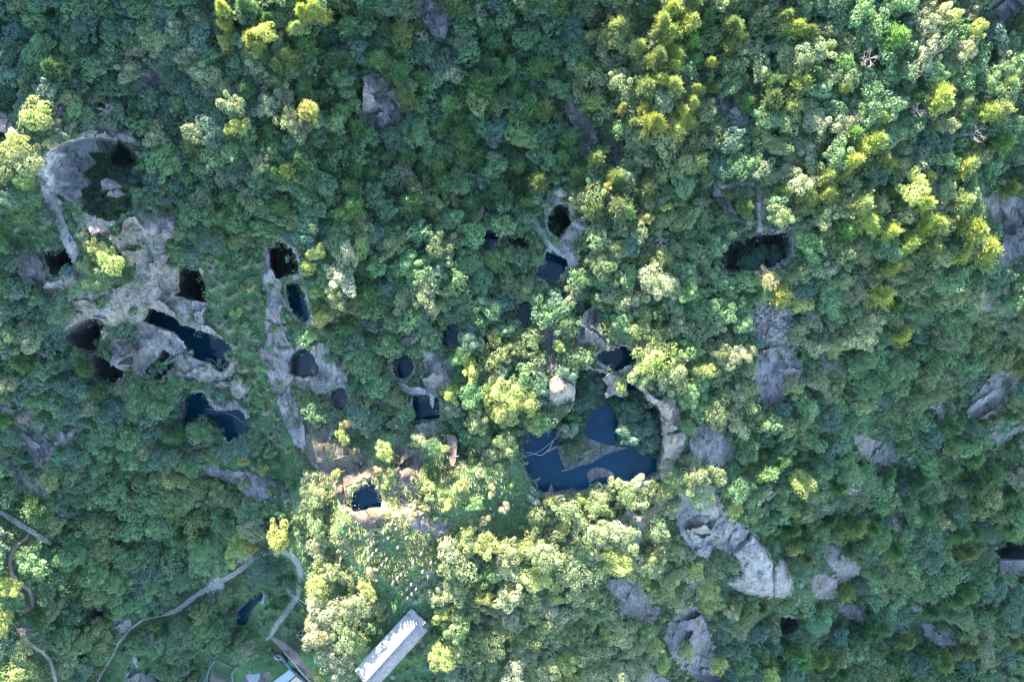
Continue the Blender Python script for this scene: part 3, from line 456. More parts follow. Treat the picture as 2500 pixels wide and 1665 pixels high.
PATHS = [
("path",M_PATH,2.2,[(395,1503),(430,1490),(450,1476),(480,1452),(520,1430),(548,1414),(570,1402),(596,1384),(618,1362),(650,1350),(690,1346),(714,1358),(728,1378),(733,1400),(733,1430),(727,1455),(708,1482),(690,1505),(675,1525),(663,1548),(650,1562)],"gravel path curling round the small pond"),
("path",M_PATH,1.5,[(30,1520),(48,1545),(60,1558),(84,1580),(104,1592),(122,1612),(130,1640),(142,1690)],"pale narrow path in the lower left corner"),
("path",M_PATH,.9,[(225,1690),(250,1640),(272,1606),(290,1568),(318,1535),(350,1512),(395,1503)],"thin trail branching down to the bottom edge"),
("path",M_EARTH,1.7,[(72,1300),(62,1315),(45,1328),(30,1345),(24,1375),(30,1405),(48,1425),(70,1438),(78,1460),(80,1480),(66,1490),(45,1490)],"reddish earth path looping at the left edge"),
("path",M_PATH,2.4,[(-20,1238),(15,1258),(40,1275),(66,1290),(85,1302),(105,1316),(125,1328)],"pale rocky track at the left edge"),
("path",M_EARTH,.5,[(695,1105),(705,1150),(712,1200),(722,1260),(728,1330)],"thin trodden line beside the ridge"),
("path",M_EARTH,3.6,[(662,1556),(690,1575),(715,1600),(740,1628),(765,1655),(790,1690)],"brown earth bank beside the drainage channel"),
]
# --------- rasters used for placement
RS = 4; gx = np.arange(-100, 2604, RS); gy = np.arange(-100, 1772, RS); GX, GY = np.meshgrid(gx, gy)
def raster(polys, pad=60):
    d = np.full(GX.shape, 999.0)
    for p in polys:
        x0 = min(q[0] for q in p) - pad; x1 = max(q[0] for q in p) + pad; y0 = min(q[1] for q in p) - pad; y1 = max(q[1] for q in p) + pad
        i0, i1 = np.searchsorted(gx, [x0, x1]); j0, j1 = np.searchsorted(gy, [y0, y1])
        if i1 <= i0 or j1 <= j0: continue
        d[j0:j1, i0:i1] = np.minimum(d[j0:j1, i0:i1], sdf(GX[j0:j1, i0:i1], GY[j0:j1, i0:i1], p))
    return d
def ribbon_poly(pts, w):   # plan outline of a ribbon
    L = []; Rr = []
    for i, p in enumerate(pts):
        a = pts[max(i - 1, 0)]; b = pts[min(i + 1, len(pts) - 1)]; dx, dy = b[0] - a[0], b[1] - a[1]; l = math.hypot(dx, dy) + 1e-6
        L.append((p[0] - dy / l * w / 2, p[1] + dx / l * w / 2)); Rr.append((p[0] + dy / l * w / 2, p[1] - dx / l * w / 2))
    return L + Rr[::-1]
def look(rs, px, py):
    i = np.clip(((np.asarray(px) + 100) / RS).astype(int), 0, len(gx) - 1); j = np.clip(((np.asarray(py) + 100) / RS).astype(int), 0, len(gy) - 1)
    return rs[j, i]
R_PIT = raster([p[1] for p in PITS] + [BOWL]); R_ROCK = raster([r[1] for r in ROCKS] + [RUBBLE, RUBBLE2])
R_CLEAR = raster(CLEAR); R_PATH = raster([ribbon_poly(p[3], p[2] * 10) for p in PATHS])
BLDG = [(1010,1478),(1052,1525),(915,1680),(872,1630)]
R_BLD = raster([BLDG, [(600,1628),(668,1630),(710,1630),(760,1665),(760,1680),(500,1680),(505,1625),(530,1605)], [(724,1528),(760,1528),(760,1560),(724,1560)], [(1066,1054),(1115,1054),(1128,1130),(1092,1140)]])

# ------------------------------------------------------------------ ground sheet
xs = np.concatenate([np.linspace(-1500, -80, 24), np.arange(-60, 2566, 6), np.linspace(2590, 4000, 24)]).astype(float)
ys = np.concatenate([np.linspace(-1400, -190, 22), np.arange(-175, 1732, 6), np.linspace(1760, 2900, 22)]).astype(float)
PX, PY = np.meshgrid(xs, ys); nx, ny = len(xs), len(ys)
PX = PX + (vnoise(PX * 7.1, PY * 5.3, 13, 5) - .5) * 2.5 * ((PX > -55) & (PX < 2555)); PY = PY + (vnoise(PX * 5.7, PY * 7.7, 13, 6) - .5) * 2.5 * ((PY > -170) & (PY < 1725))
dead = np.zeros((ny - 1, nx - 1), bool); inside_all = np.zeros(PX.shape, bool)
for poly in [p[1] for p in PITS] + [BOWL]:
    x0 = min(q[0] for q in poly) - 12; x1 = max(q[0] for q in poly) + 12; y0 = min(q[1] for q in poly) - 12; y1 = max(q[1] for q in poly) + 12
    sel = np.argwhere((PX > x0) & (PX < x1) & (PY > y0) & (PY < y1))
    if len(sel) == 0: continue
    pj, pi = sel[:, 0], sel[:, 1]; X = PX[pj, pi]; Y = PY[pj, pi]
    s = sdf(X, Y, poly)
    near = np.abs(s) < 3.2; bx = X.copy(); by = Y.copy(); bd = np.full(X.shape, 1e9); n = len(poly)
    for i in range(n):
        ax, ay = poly[i]; cx, cy = poly[(i + 1) % n]; ex, ey = cx - ax, cy - ay; L = ex * ex + ey * ey + 1e-9
        t = np.clip(((X - ax) * ex + (Y - ay) * ey) / L, 0, 1); qx = ax + t * ex; qy = ay + t * ey; d = np.hypot(X - qx, Y - qy)
        m_ = d < bd; bx[m_] = qx[m_]; by[m_] = qy[m_]; bd[m_] = d[m_]
    PX[pj[near], pi[near]] = bx[near]; PY[pj[near], pi[near]] = by[near]
    inside_all[pj, pi] |= (s < -3.2)
cxm = (PX[:-1, :-1] + PX[1:, :-1] + PX[:-1, 1:] + PX[1:, 1:]) / 4; cym = (PY[:-1, :-1] + PY[1:, :-1] + PY[:-1, 1:] + PY[1:, 1:]) / 4
for poly in [p[1] for p in PITS] + [BOWL]:
    x0 = min(q[0] for q in poly); x1 = max(q[0] for q in poly); y0 = min(q[1] for q in poly); y1 = max(q[1] for q in poly)
    sel = np.argwhere((cxm > x0) & (cxm < x1) & (cym > y0) & (cym < y1)); j, i = sel[:, 0], sel[:, 1]
    dead[j, i] |= sdf(cxm[j, i], cym[j, i], poly) < -.4
HH = ground(PX, PY); k = (H - HH) / H; VX = (PX - 1250) * MPP * k; VY = (832.5 - PY) * MPP * k
verts = np.stack([VX.ravel(), VY.ravel(), HH.ravel()], 1)
jj, ii = np.nonzero(~dead); a = jj * nx + ii
faces = np.stack([a, a + nx, a + nx + 1, a + 1], 1)
me = npmesh('ground', verts, faces, True)
mask = np.zeros((len(verts), 4), np.float32); mask[:, 3] = 1
rk = look(R_ROCK, PX, PY); pt = look(R_PIT, PX, PY); cl = look(R_CLEAR, PX, PY)
rb = np.clip(1 - rk / 14, 0, 1) * .62; pb = np.clip(1 - pt / 14, 0, 1) * (.1 + .9 * sstep(.42, .62, fbm(PX, PY, 55, 23)))
rn = sstep(.66, .8, fbm(PX, PY, 130, 41)) * .55
infr = (PX > -100) & (PX < 2600) & (PY > -100) & (PY < 1770)
mask[:, 0] = (np.maximum(np.maximum(rb, pb) * infr, rn)).ravel()
mask[:, 1] = (np.clip(.5 - cl / 20, 0, 1) * infr).ravel()
dryc = np.exp(-(((PX - 960) / 190) ** 2 + ((PY - 1230) / 150) ** 2)); mask[:, 2] = (dryc * .62).ravel()
at = me.attributes.new('mask', 'FLOAT_COLOR', 'POINT'); at.data.foreach_set('color', mask.ravel())
tag(link('ground', me, M_GROUND), 'wooded hillside sloping down under the whole scene', 'ground', kind='structure')

# ------------------------------------------------------------------ quarry pits
LEVEL = {}
def water_poly(poly, z, grow=3.0):
    """flat sheet a little larger than the pit outline, hidden under its walls"""
    cx = sum(p[0] for p in poly) / len(poly); cy = sum(p[1] for p in poly) / len(poly)
    return poly
for name, poly, depth, kind, flare, label, lm in PITS:
    rim = resample(poly, 5, .5); rx = np.array([p[0] for p in rim]); ry = np.array([p[1] for p in rim]); rz = ground(rx, ry)
    zf = float(rz.min()) - depth; LEVEL[name] = zf
    kk = (H - rz) / H; wx = (rx - 1250) * MPP * kk; wy = (832.5 - ry) * MPP * kk; n = len(rim)
    area = sum(wx[i] * wy[(i + 1) % n] - wx[(i + 1) % n] * wy[i] for i in range(n)); sgn = 1 if area > 0 else -1
    tx = np.roll(wx, -1) - np.roll(wx, 1); ty = np.roll(wy, -1) - np.roll(wy, 1); tl = np.hypot(tx, ty) + 1e-6
    ox, oy = ty / tl * sgn, -tx / tl * sgn     # outward normals
    rows = []; zb = zf - (1.2 if kind != 'dry' else 0)
    nr = 9
    rows.append(np.stack([wx + ox * .45, wy + oy * .45, rz - .1], 1))
    rows.append(np.stack([wx + ox * .1, wy + oy * .1, rz - .02], 1))
    for r in range(nr):
        t = r / (nr - 1); z = rz * (1 - t) + zb * t
        off = flare * (rz - z) + (vnoise(np.arange(n) * 1.0, np.full(n, r * 1.7 + len(name)), 2.0, 77) - .5) * (.9 if r > 1 else .35)
        rows.append(np.stack([wx + ox * off, wy + oy * off, z], 1))
    vv = np.concatenate(rows); f = []
    for r in range(len(rows) - 1):
        for i in range(n):
            q = (r * n + i, r * n + (i + 1) % n, (r + 1) * n + (i + 1) % n, (r + 1) * n + i); f.append(q if sgn < 0 else q[::-1])
    last = rows[-1]; c0 = len(vv); ctr = last.mean(0)
    vl = [tuple(p) for p in vv] + [(float(ctr[0]), float(ctr[1]), float(zb))]
    base = (len(rows) - 1) * n; fl = list(f) + [(base + i, base + (i + 1) % n, c0) if sgn > 0 else (base + (i + 1) % n, base + i, c0) for i in range(n)]
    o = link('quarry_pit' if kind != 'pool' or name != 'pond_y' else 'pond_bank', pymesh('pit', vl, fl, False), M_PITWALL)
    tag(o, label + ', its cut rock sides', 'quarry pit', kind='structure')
    if kind != 'dry':
        zs_ = rows[-1].copy(); t = (rz - zf) / np.maximum(rz - zb, .01)
        offw = flare * (rz - zf) + .7
        wv = [(float(wx[i] + ox[i] * offw[i]), float(wy[i] + oy[i] * offw[i]), zf) for i in range(n)]
        wv2 = [Vector((p[0], p[1])) for p in wv]
        res = delaunay_2d_cdt([Vector((float(wx[i]+ox[i]*.3), float(wy[i]+oy[i]*.3))) for i in range(n)] if flare < .05 else wv2, [], [list(range(n))], 1, 1e-5)
        tv = [(p.x, p.y, zf) for p in res[0]]; tf = [tuple(q) for q in res[2]]
        w = link('water', pymesh('water', tv, tf), M_ALGAE if kind == 'algae' else M_WATER)
        tag(w, 'water of the ' + lm, 'water', kind='structure')

# --- the open hollow at upper left
zb = g1(300, 500) - 8
bx_ = np.arange(86, 356, 4.0); by_ = np.arange(326, 548, 4.0); pts = []
rimA = resample(BOWL, 5, 0); cons = [Vector(p) for p in rimA]
for x in bx_:
    for y in by_:
        if float(sdf(np.array([x]), np.array([y]), BOWL)[0]) < -2.5: cons.append(Vector((x + random.uniform(-.8, .8), y + random.uniform(-.8, .8))))
res = delaunay_2d_cdt(cons, [], [list(range(len(rimA)))], 1, 1e-4)
qx = np.array([p.x for p in res[0]]); qy = np.array([p.y for p in res[0]]); s = -sdf(qx, qy, BOWL); gr = ground(qx, qy)
lx = sstep(0, 1, np.clip((qx - 95) / 125 + (vnoise(qx, qy, 18, 4) - .5) * .25, 0, 1))          # long bare face falls to the right
steep = sstep(0, 12, s)
floor_z = zb + (fbm(qx, qy, 40, 12) - .5) * 2.0 + np.clip((qy - 470) / 60, 0, 1) * 3
zz = gr * (1 - np.minimum(lx, 1)) + floor_z * lx
zz = zz - 9 * sstep(40, 20, np.hypot(qx - 306, qy - 380)); zz = gr * (1 - steep) + zz * steep + np.where(qx < 210, (np.floor((qx + qy * .55) / 11) % 2) * .25 * steep, 0)
def BOWLZ(px, py):
    i = int(np.argmin((qx - px) ** 2 + (qy - py) ** 2)); return float(zz[i])
kk = (H - zz) / H; bv = np.stack([(qx - 1250) * MPP * kk, (832.5 - qy) * MPP * kk, zz], 1)
me = pymesh('quarry_bowl', [tuple(p) for p in bv], [tuple(q) for q in res[2]], True)
me.materials.append(M_STREAK); me.materials.append(M_GROUND); me.materials.append(M_PITWALL)
for pl in me.polygons:
    c = np.mean([(qx[i], qy[i]) for i in pl.vertices], 0)
    if c[0] > 215 - (c[1] - 430) * .25 + 12 * math.sin(c[1] * .13) and not (c[1] < 372 and c[0] < 285): pl.material_index = 2 if math.hypot(c[0] - 306, c[1] - 380) < 36 else 1
ob = link('quarry_hollow', me); tag(ob, 'open quarry hollow with a bare streaked rock face at upper left', 'quarry hollow', kind='structure')

# ------------------------------------------------------------------ outcrops
def outcrop(name, poly, ht, mat, label, base=None, step=5.0, rough=1.0, cat=None, kind=None, x_warp=True):
    rnd = random.Random(int(poly[0][0] * 13 + poly[0][1] * 7))
    rim = resample(poly, step, step * .12); n = len(rim)
    if x_warp and base is None:
        wx_ = np.array([p[0] for p in rim]); wy_ = np.array([p[1] for p in rim]); am = min(4.5, .08 * min(max(wx_) - min(wx_), max(wy_) - min(wy_)))
        a_ = (fbm(wx_, wy_, 26, 51) - .5) * 2 * am; b_ = (fbm(wx_, wy_, 26, 52) - .5) * 2 * am; rim = [(float(wx_[i] + a_[i]), float(wy_[i] + b_[i])) for i in range(n)]; poly = rim
    cons = [Vector(p) for p in rim]
    x0 = min(p[0] for p in poly); x1 = max(p[0] for p in poly); y0 = min(p[1] for p in poly); y1 = max(p[1] for p in poly)
    g = np.array([(x + rnd.uniform(-1, 1) * step * .25, y + rnd.uniform(-1, 1) * step * .25) for x in np.arange(x0, x1, step) for y in np.arange(y0, y1, step)])
    if len(g):
        sd = sdf(g[:, 0], g[:, 1], poly); g = g[sd < -step * .45]
        cons += [Vector(p) for p in g]
    res = delaunay_2d_cdt(cons, [], [list(range(n))], 1, 1e-4)
    X = np.array([p.x for p in res[0]]); Y = np.array([p.y for p in res[0]]); s = -sdf(X, Y, poly)
    gz = ground(X, Y) if base is None else np.full(X.shape, base)
    size = max(12.0, min(x1 - x0, y1 - y0))
    # faceted blocks
    ns = max(3, int((x1 - x0) * (y1 - y0) / 1300)); seeds = [(rnd.uniform(x0, x1), rnd.uniform(y0, y1), rnd.uniform(-.8, .8), rnd.gauss(0, .06), rnd.gauss(0, .06)) for _ in range(min(ns, 60))]
    jx = X + (vnoise(X, Y, 14, 3) - .5) * 4; jy = Y + (vnoise(X, Y, 14, 8) - .5) * 4
    best = np.full(X.shape, 1e9); off = np.zeros(X.shape)
    for sx_, sy_, o_, ax_, ay_ in seeds:
        d = (jx - sx_) ** 2 + (jy - sy_) ** 2; m_ = d < best; best[m_] = d[m_]; off[m_] = (o_ + ax_ * (X - sx_) + ay_ * (Y - sy_))[m_]
    e = ht * (.35 + .65 * sstep(0, size * .4, s)) + off * min(ht, 2.4) * .55 * rough + (fbm(X, Y, 16, 21) - .5) * .22 * rough
    if name == 'wedge_rock':
        rdx, rdy = poly[0]; e = ht * np.clip(1 - np.abs((X - rdx) * .55 - (Y - rdy) * .35) / 70, .15, 1) * (.5 + .5 * sstep(0, 6, s)) + off * .4
    z = gz + np.maximum(e, .12)
    kk = (H - z) / H; vv = [((X[i] - 1250) * MPP * kk[i], (832.5 - Y[i]) * MPP * kk[i], z[i]) for i in range(len(X))]
    f = [tuple(q) for q in res[2]]
    # skirt
    cnt = {}
    for q in f:
        for a_, b_ in zip(q, q[1:] + q[:1]): cnt[(a_, b_)] = 1
    bmap = {}
    for (a_, b_) in list(cnt):
        if (b_, a_) not in cnt:
            for w_ in (a_, b_):
                if w_ not in bmap:
                    gzz = gz[w_] - .9; bmap[w_] = len(vv); vv.append((vv[w_][0], vv[w_][1], gzz))
            f.append((b_, a_, bmap[a_], bmap[b_]))
    # faces from the cdt are in plan units with y down: flip
    f = [q[::-1] for q in f]
    o = link(name, pymesh(name, vv, f, False), mat)
    tag(o, label, cat or name.replace('_', ' '), kind=kind); return o
for name, poly, ht, mat, label, lm in ROCKS:
    outcrop(name, poly, ht * .85, mat, label, step=3.4, rough=.55 if 'bluff' in name or 'terrace' in name or 'ridge' in name else 1.0)

# ------------------------------------------------------------------ paths
for name, mat, w, pts, label in PATHS:
    p = resample(pts, 4, 0, closed=False); n = len(p); vv = []; f = []
    for i, (x, y) in enumerate(p):
        a = p[max(i - 1, 0)]; b = p[min(i + 1, n - 1)]; dx, dy = b[0] - a[0], b[1] - a[1]; l = math.hypot(dx, dy) + 1e-6
        ww = w * 5.7 * (.75 + .5 * float(vnoise(np.array([i * 1.0]), np.array([w * 3.7]), 1.6, 9)[0])) * (.75 + .5 * float(vnoise(np.array([i * 1.0]), np.array([w]), 5, 3)[0])) * (.35 + .65 * min(1, i / 6, (n - 1 - i) / 6 + .2))
        for t in (-.5, -.17, .17, .5):
            X = x - dy / l * ww * t; Y = y + dx / l * ww * t; vv.append(V(X, Y, g1(X, Y) + (.13 if abs(t) < .4 else .03)))
    for i in range(n - 1):
        for c in range(3): f.append((i * 4 + c, i * 4 + c + 1, i * 4 + 5 + c, i * 4 + 4 + c))
    tag(link(name, pymesh(name, vv, f, True), mat), label, 'path', kind='structure')
# ------------------------------------------------------------------ islands, beams and things in the big pool
LV = LEVEL['big_quarry']; LAND = []
def land(name, poly, h, mat, label, base=LV, rough=.6, kind=None, cat=None, step=5.0):
    outcrop(name, poly, h, mat, label, base=base, rough=rough, kind=kind, cat=cat, step=step); LAND.append((poly, base + h * .7))
land('rock_island', [(1358,1094),(1372,1084),(1387,1077),(1410,1070),(1432,1068),(1458,1078),(1480,1085),(1505,1090),(1525,1088),(1531,1094),(1505,1101),(1478,1110),(1458,1122),(1440,1132),(1415,1138),(1395,1145),(1378,1150),(1376,1140),(1370,1125)], .9, M_ROCK, 'flat grey rock island with bushes in the big pool', rough=.3)
land('rock_shelf', [(1433,1156),(1442,1146),(1455,1141),(1475,1143),(1490,1149),(1501,1158),(1497,1171),(1480,1165),(1460,1166),(1438,1178)], .5, M_ROCK, 'low pale rock shelf at the lower side of the big pool', rough=.3)
land('rock_shore', [(1270,1150),(1284,1144),(1293,1165),(1302,1174),(1316,1165),(1320,1168),(1311,1179),(1314,1200),(1320,1216),(1302,1216),(1280,1200)], .9, M_ROCK, 'pale stepped rock at the lower left corner of the big pool', rough=.4)
land('quarry_bank', [(1404,898),(1450,905),(1484,915),(1480,940),(1478,972),(1488,984),(1466,990),(1440,1002),(1430,1025),(1424,1055),(1422,1082),(1395,1075),(1362,1080),(1364,1065),(1350,1045),(1375,1020),(1398,995),(1405,960)], 3.2, M_GROUND, 'shrubby bank between the two arms of the big pool', kind='structure', cat='bank')
land('quarry_bank', [(1482,972),(1500,968),(1540,950),(1576,958),(1590,984),(1612,1000),(1618,1060),(1622,1100),(1606,1120),(1590,1112),(1578,1098),(1560,1100),(1540,1090),(1520,1090),(1506,1078),(1512,1040),(1506,1010),(1494,990)], 3.2, M_GROUND, 'shaded wooded bank under the cream cliff edge', kind='structure', cat='bank')
land('quarry_bank', [(446,1035),(470,1022),(500,1015),(530,1030),(545,1060),(556,1078),(538,1064),(500,1085),(470,1092),(446,1091),(439,1070),(438,1055)], 2.0, M_GROUND, 'leafy bank inside the lower left pool', base=LEVEL['pool_g'], kind='structure', cat='bank')
land('quarry_bank', [(1336,545),(1350,528),(1360,530),(1366,548),(1372,566),(1364,580),(1350,572),(1341,560)], 2.0, M_GROUND, 'bushy floor of the shaft between pale boulders', base=LEVEL['shaft_q'] + 8, kind='structure', cat='bank')
land('quarry_bank', [(1800,610),(1840,600),(1890,605),(1930,600),(1932,622),(1912,640),(1890,650),(1840,662),(1808,664),(1800,640)], 2.0, M_GROUND, 'bushy floor of the wide upper right pit', base=LEVEL['pit_v'] + 5, kind='structure', cat='bank')
land('quarry_bank', [(240,790),(262,800),(282,812),(285,828),(272,838),(262,862),(250,872),(238,852),(246,823)], 2.0, M_GROUND, 'shrubby ledge beside the curving black pit', base=LEVEL['pit_e'] + 11, kind='structure', cat='bank')
land('sandy_shore', [(613,1495),(624,1480),(638,1466),(646,1450),(654,1452),(648,1468),(634,1486),(622,1502),(612,1518),(606,1514)], .25, M_PATH, 'tan sandy shore along the small pond', base=LEVEL['pond_y'], kind='structure', cat='shore', rough=.1)
def beam(name, a, b, w, z, h, mat, label, cat):
    mb = MB(); mb.beam(V(*a, z), V(*b, z), w, h); tag(mb.build(name, mat), label, cat)
beam('concrete_beam', (1334,1102), (1362,1089), .45, LV + .25, .5, M_CONC, 'narrow stone beam running left from the rock island', 'beam')
beam('concrete_beam', (1371,1149), (1394,1144), .3, LV + .95, .4, M_WHITE, 'pale edging beam at the lower corner of the rock island', 'beam')
beam('concrete_beam', (1302,1174), (1320,1166), .4, LV + .9, .5, M_CONC, 'short beam jutting from the lower left shore of the big pool', 'beam')
mb = MB(); mb.prism([P(x, y, LV) for x, y in [(1356,1052),(1366,1049),(1367,1072),(1361,1075)]], LV - .5, LV + 2.9); tag(mb.build('stone_pier', M_WHITE), 'pale stone pier at the top of the big pool under the cables', 'pier')
mb = MB(); mb.prism([P(x, y, LV) for x, y in [(1270,1121),(1275,1119),(1281,1128),(1288,1125),(1291,1129),(1287,1134),(1276,1134)]], LV - .4, LV + .9); tag(mb.build('stone_block', M_WHITE), 'white angular block on the left shore of the big pool', 'block')
mb = MB(); mb.prism([P(x, y, LV) for x, y in [(1343,1182),(1346,1179),(1351,1195),(1354,1209),(1341,1210),(1339,1196)]], LV - .4, LV + 1.2); tag(mb.build('rock_spike', M_ROCKB), 'narrow pointed rock standing at the lower edge of the big pool', 'rock')
mb = MB(); mb.tube([V(1341, 1193, LV + .02), V(1341, 1193, LV + .25), V(1341, 1193, LV + .5)], [.16, .3, .2], 8); tag(mb.build('float', M_PLASTIC), 'tiny turquoise float in the lower part of the big pool', 'float')
def hose(name, pts, z, r, mat, label, cat='cable', over=None):
    mb = MB(); q = []
    # smooth spline through the plan points
    n = len(pts)
    for i in range(n - 1):
        p0 = pts[max(i - 1, 0)]; p1 = pts[i]; p2 = pts[i + 1]; p3 = pts[min(i + 2, n - 1)]
        for j in range(5):
            t = j / 5; a = [.5 * (2 * p1[c] + (p2[c] - p0[c]) * t + (2 * p0[c] - 5 * p1[c] + 4 * p2[c] - p3[c]) * t * t + (3 * p1[c] - p0[c] - 3 * p2[c] + p3[c]) * t ** 3) for c in (0, 1)]
            q.append(a)
    q.append(pts[-1]); m_ = len(q)
    P3 = []
    for i, (x, y) in enumerate(q):
        zz_ = z(x, y, i / (m_ - 1)) if callable(z) else z
        P3.append(V(x, y, zz_))
    mb.tube(P3, r, 5); tag(mb.build(name, mat, smooth=True), label, cat)
hose('cable', [(1283,1105),(1297,1105),(1308,1109),(1320,1111),(1330,1106),(1342,1094),(1350,1078),(1360,1063),(1372,1046)], LV + 2.0, .07, M_ROPE, 'white curved cable hanging over the big pool')
hose('cable', [(1253,1141),(1264,1130),(1271,1121),(1280,1115),(1300,1109),(1318,1101),(1336,1088),(1350,1076),(1365,1058)], LV + 2.2, .05, M_ROPE, 'thin longer cable sagging across the big pool to the left shore')
hose('hose', [(1413,816),(1410,802),(1413,793),(1423,788),(1434,791),(1448,799),(1464,809),(1476,818)], lambda x, y, t: g1(x, y) + 2.2, .08, M_ROPE, 'white hose looping over the pale rock point', 'hose')
hose('hose', [(502,876),(512,876),(522,881),(530,892),(538,897),(546,893),(554,882),(558,868)], LEVEL['pool_d'] + .9, .06, M_ROPE, 'pale hose in the right corner of the long pool', 'hose')
hose('cable', [(679,1422),(692,1431),(705,1446),(722,1458),(743,1472),(762,1491)], lambda x, y, t: g1(680, 1424) + 5 + 1.5 * abs(t - .5), .07, M_ROPE, 'thick white overhead cable crossing the path bend')
hose('cable', [(673,1427),(690,1440),(712,1457),(728,1470),(744,1484)], lambda x, y, t: g1(680, 1424) + 5 + 1.0 * abs(t - .5), .035, M_ROPE, 'thin overhead cable just below the thicker one')
hose('cable', [(500,998),(520,1000),(552,1008),(575,1018),(600,1038)], LEVEL['pool_g'] + 3, .035, M_ROPE, 'thin cable across the lower left pool')
# white dam wall beside the long pool
z_ = LEVEL['pool_d']; dam = MB()
for i, (a, b) in enumerate(zip([(417,812),(428,822),(437,835),(444,847)], [(429,823),(438,836),(445,848),(455,864)])):
    dam.beam(V(*a, z_ + .9), V(*b, z_ + .9), .75 - .002 * i, 2.2)
tag(dam.build('dam_wall', M_WHITE), 'curved white concrete wall holding the long pool', 'wall')
mb = MB(); mb.prism([P(x, y, z_) for x, y in [(530,876),(543,876),(541,888),(533,893)]], z_ - .3, z_ + .35); tag(mb.build('floating_crate', M_CONC), 'small grey crate floating in the right corner of the long pool', 'crate')
mb = MB(); zc = LEVEL['pool_p'] + 5; mb.beam(V(1216, 592, zc), V(1232, 560, zc + 5), .7, .5); tag(mb.build('stone_post', M_ROCKB), 'slanting grey post over the gap under the central trees', 'post')

# ------------------------------------------------------------------ field of stone posts
def stone_post(px, py, h, w, i):
    z = g1(px, py); root = empty('stone_post', V(px, py, z))
    mb = MB(); a = random.uniform(-.5, .5); c, s = math.cos(a), math.sin(a)
    v = []
    for zz_, ww in ((-.5, w * 1.1), (h * .5, w), (h - .05, w * .96)):
        v += [(x * ww * c - y * ww * s + random.uniform(-.02, .02), x * ww * s + y * ww * c, zz_) for x, y in ((-.5, -.5), (.5, -.5), (.5, .5), (-.5, .5))]
    f = [(0, 3, 2, 1), (8, 9, 10, 11)]
    for r in (0, 4): f += [(r + k_, r + (k_ + 1) % 4, r + 4 + (k_ + 1) % 4, r + 4 + k_) for k_ in range(4)]
    mb.add(v, f); mb.build('shaft', M_WHITE, root)
    mb = MB(); mb.prism([(x * w * .8 * c - y * w * .8 * s, x * w * .8 * s + y * w * .8 * c) for x, y in ((-.6, -.8), (.6, -.8), (.6, .8), (-.6, .8))], h - .05, h + .10)
    mb.build('cap', M_WHITE, root); return root
PT = [(600,165),(690,260),(830,105),(740,10),(1010,270),(390,395),(320,465),(240,560),(475,490),(400,570),(330,655),(860,435),(655,655),(575,745),(500,830),(1135,695),(1280,540),(1460,710),(1310,875),(1405,960),(920,920),(850,1000),(765,1090),(1100,1100),(1025,1185),(945,1265),(1190,1190),(1115,1270),(1040,1350)]
ORD = ['first','second','third','fourth','fifth','sixth','seventh','eighth','ninth','tenth','eleventh','twelfth','thirteenth','fourteenth','fifteenth','sixteenth','seventeenth','eighteenth','nineteenth','twentieth','twenty-first','twenty-second','twenty-third','twenty-fourth','twenty-fifth','twenty-sixth','twenty-seventh','twenty-eighth','twenty-ninth','thirtieth']
PT = sorted([(860 + x / 7.468, 1270 + y / 7.468) for x, y in PT], key=lambda p: p[1])
POSTS = []
for i, (x, y) in enumerate(PT):
    o = stone_post(x - 1.5, y + 2, 2.6, .34 if i % 3 else .40, i)
    tag(o, f'white square stone post in the reeds, {ORD[i]} from the top of its field', 'stone post', 'stone posts in the reed field')

# ------------------------------------------------------------------ long building
zg = g1(955, 1570); ZE = zg + 4.6; ZR = ZE + 1.6
def w2(px, py, z): x, y = P(px, py, z); return Vector((x, y, z))
A0 = w2(1003, 1489, ZE); A1 = w2(877, 1628, ZE); C0 = w2(1046, 1533, ZE); Rg0 = w2(1027, 1513, ZR)
axis = (A1 - A0); axis.z = 0; L_ = axis.length + 1.0; axis.normalize(); perp = Vector((-axis.y, axis.x, 0))
if perp.dot(C0 - A0) < 0: perp = -perp
Wd = perp.dot(C0 - A0); rp = perp.dot(Rg0 - A0)
bld = empty('long_shed', (A0 + axis * L_ / 2 + perp * Wd / 2).xy.to_3d() + Vector((0, 0, zg)))
tag(bld, 'long low building with pale corrugated gable roof at the bottom edge', 'building')
off = Vector(bld.location)
def lp(u, v, z): return tuple(A0 + axis * u + perp * v + Vector((0, 0, z - ZE)) - off)
def roof(v0, z0, v1, z1, name, mat):
    nu = int(L_ / .11); vv = []; rows = 13
    for r in range(rows):
        t = r / (rows - 1)
        for i in range(nu + 1):
            u = .9 + (L_ - .9) * i / nu; wv = .045 * math.cos(i * 2 * math.pi / 4) + (.03 if r % 3 == 0 else 0) + .02 * math.sin(i * .7 + r)
            vv.append(lp(u, v0 + (v1 - v0) * t, z0 + (z1 - z0) * t + wv))
    f = [(r * (nu + 1) + i, r * (nu + 1) + i + 1, (r + 1) * (nu + 1) + i + 1, (r + 1) * (nu + 1) + i) for r in range(rows - 1) for i in range(nu)]
    me = pymesh(name, vv, f); o = link(name, me, mat, bld); md = o.modifiers.new('thick', 'SOLIDIFY'); md.thickness = .05; return o
roof(-.25, ZE, rp, ZR, 'roof', M_ROOF_LIT)['label'] = 'white roof slope lightened in colour for the sun, with dark stains'
roof(Wd + .25, ZE, rp + .03, ZR, 'roof', M_ROOF_SHADE)['label'] = 'roof slope greyed in colour for shade, with tile rows'
mb = MB(); mb.beam(lp(.9, rp, ZR + .09), lp(L_, rp, ZR + .09), .22, .1); mb.build('ridge_cap', M_ROOF_LIT, bld)
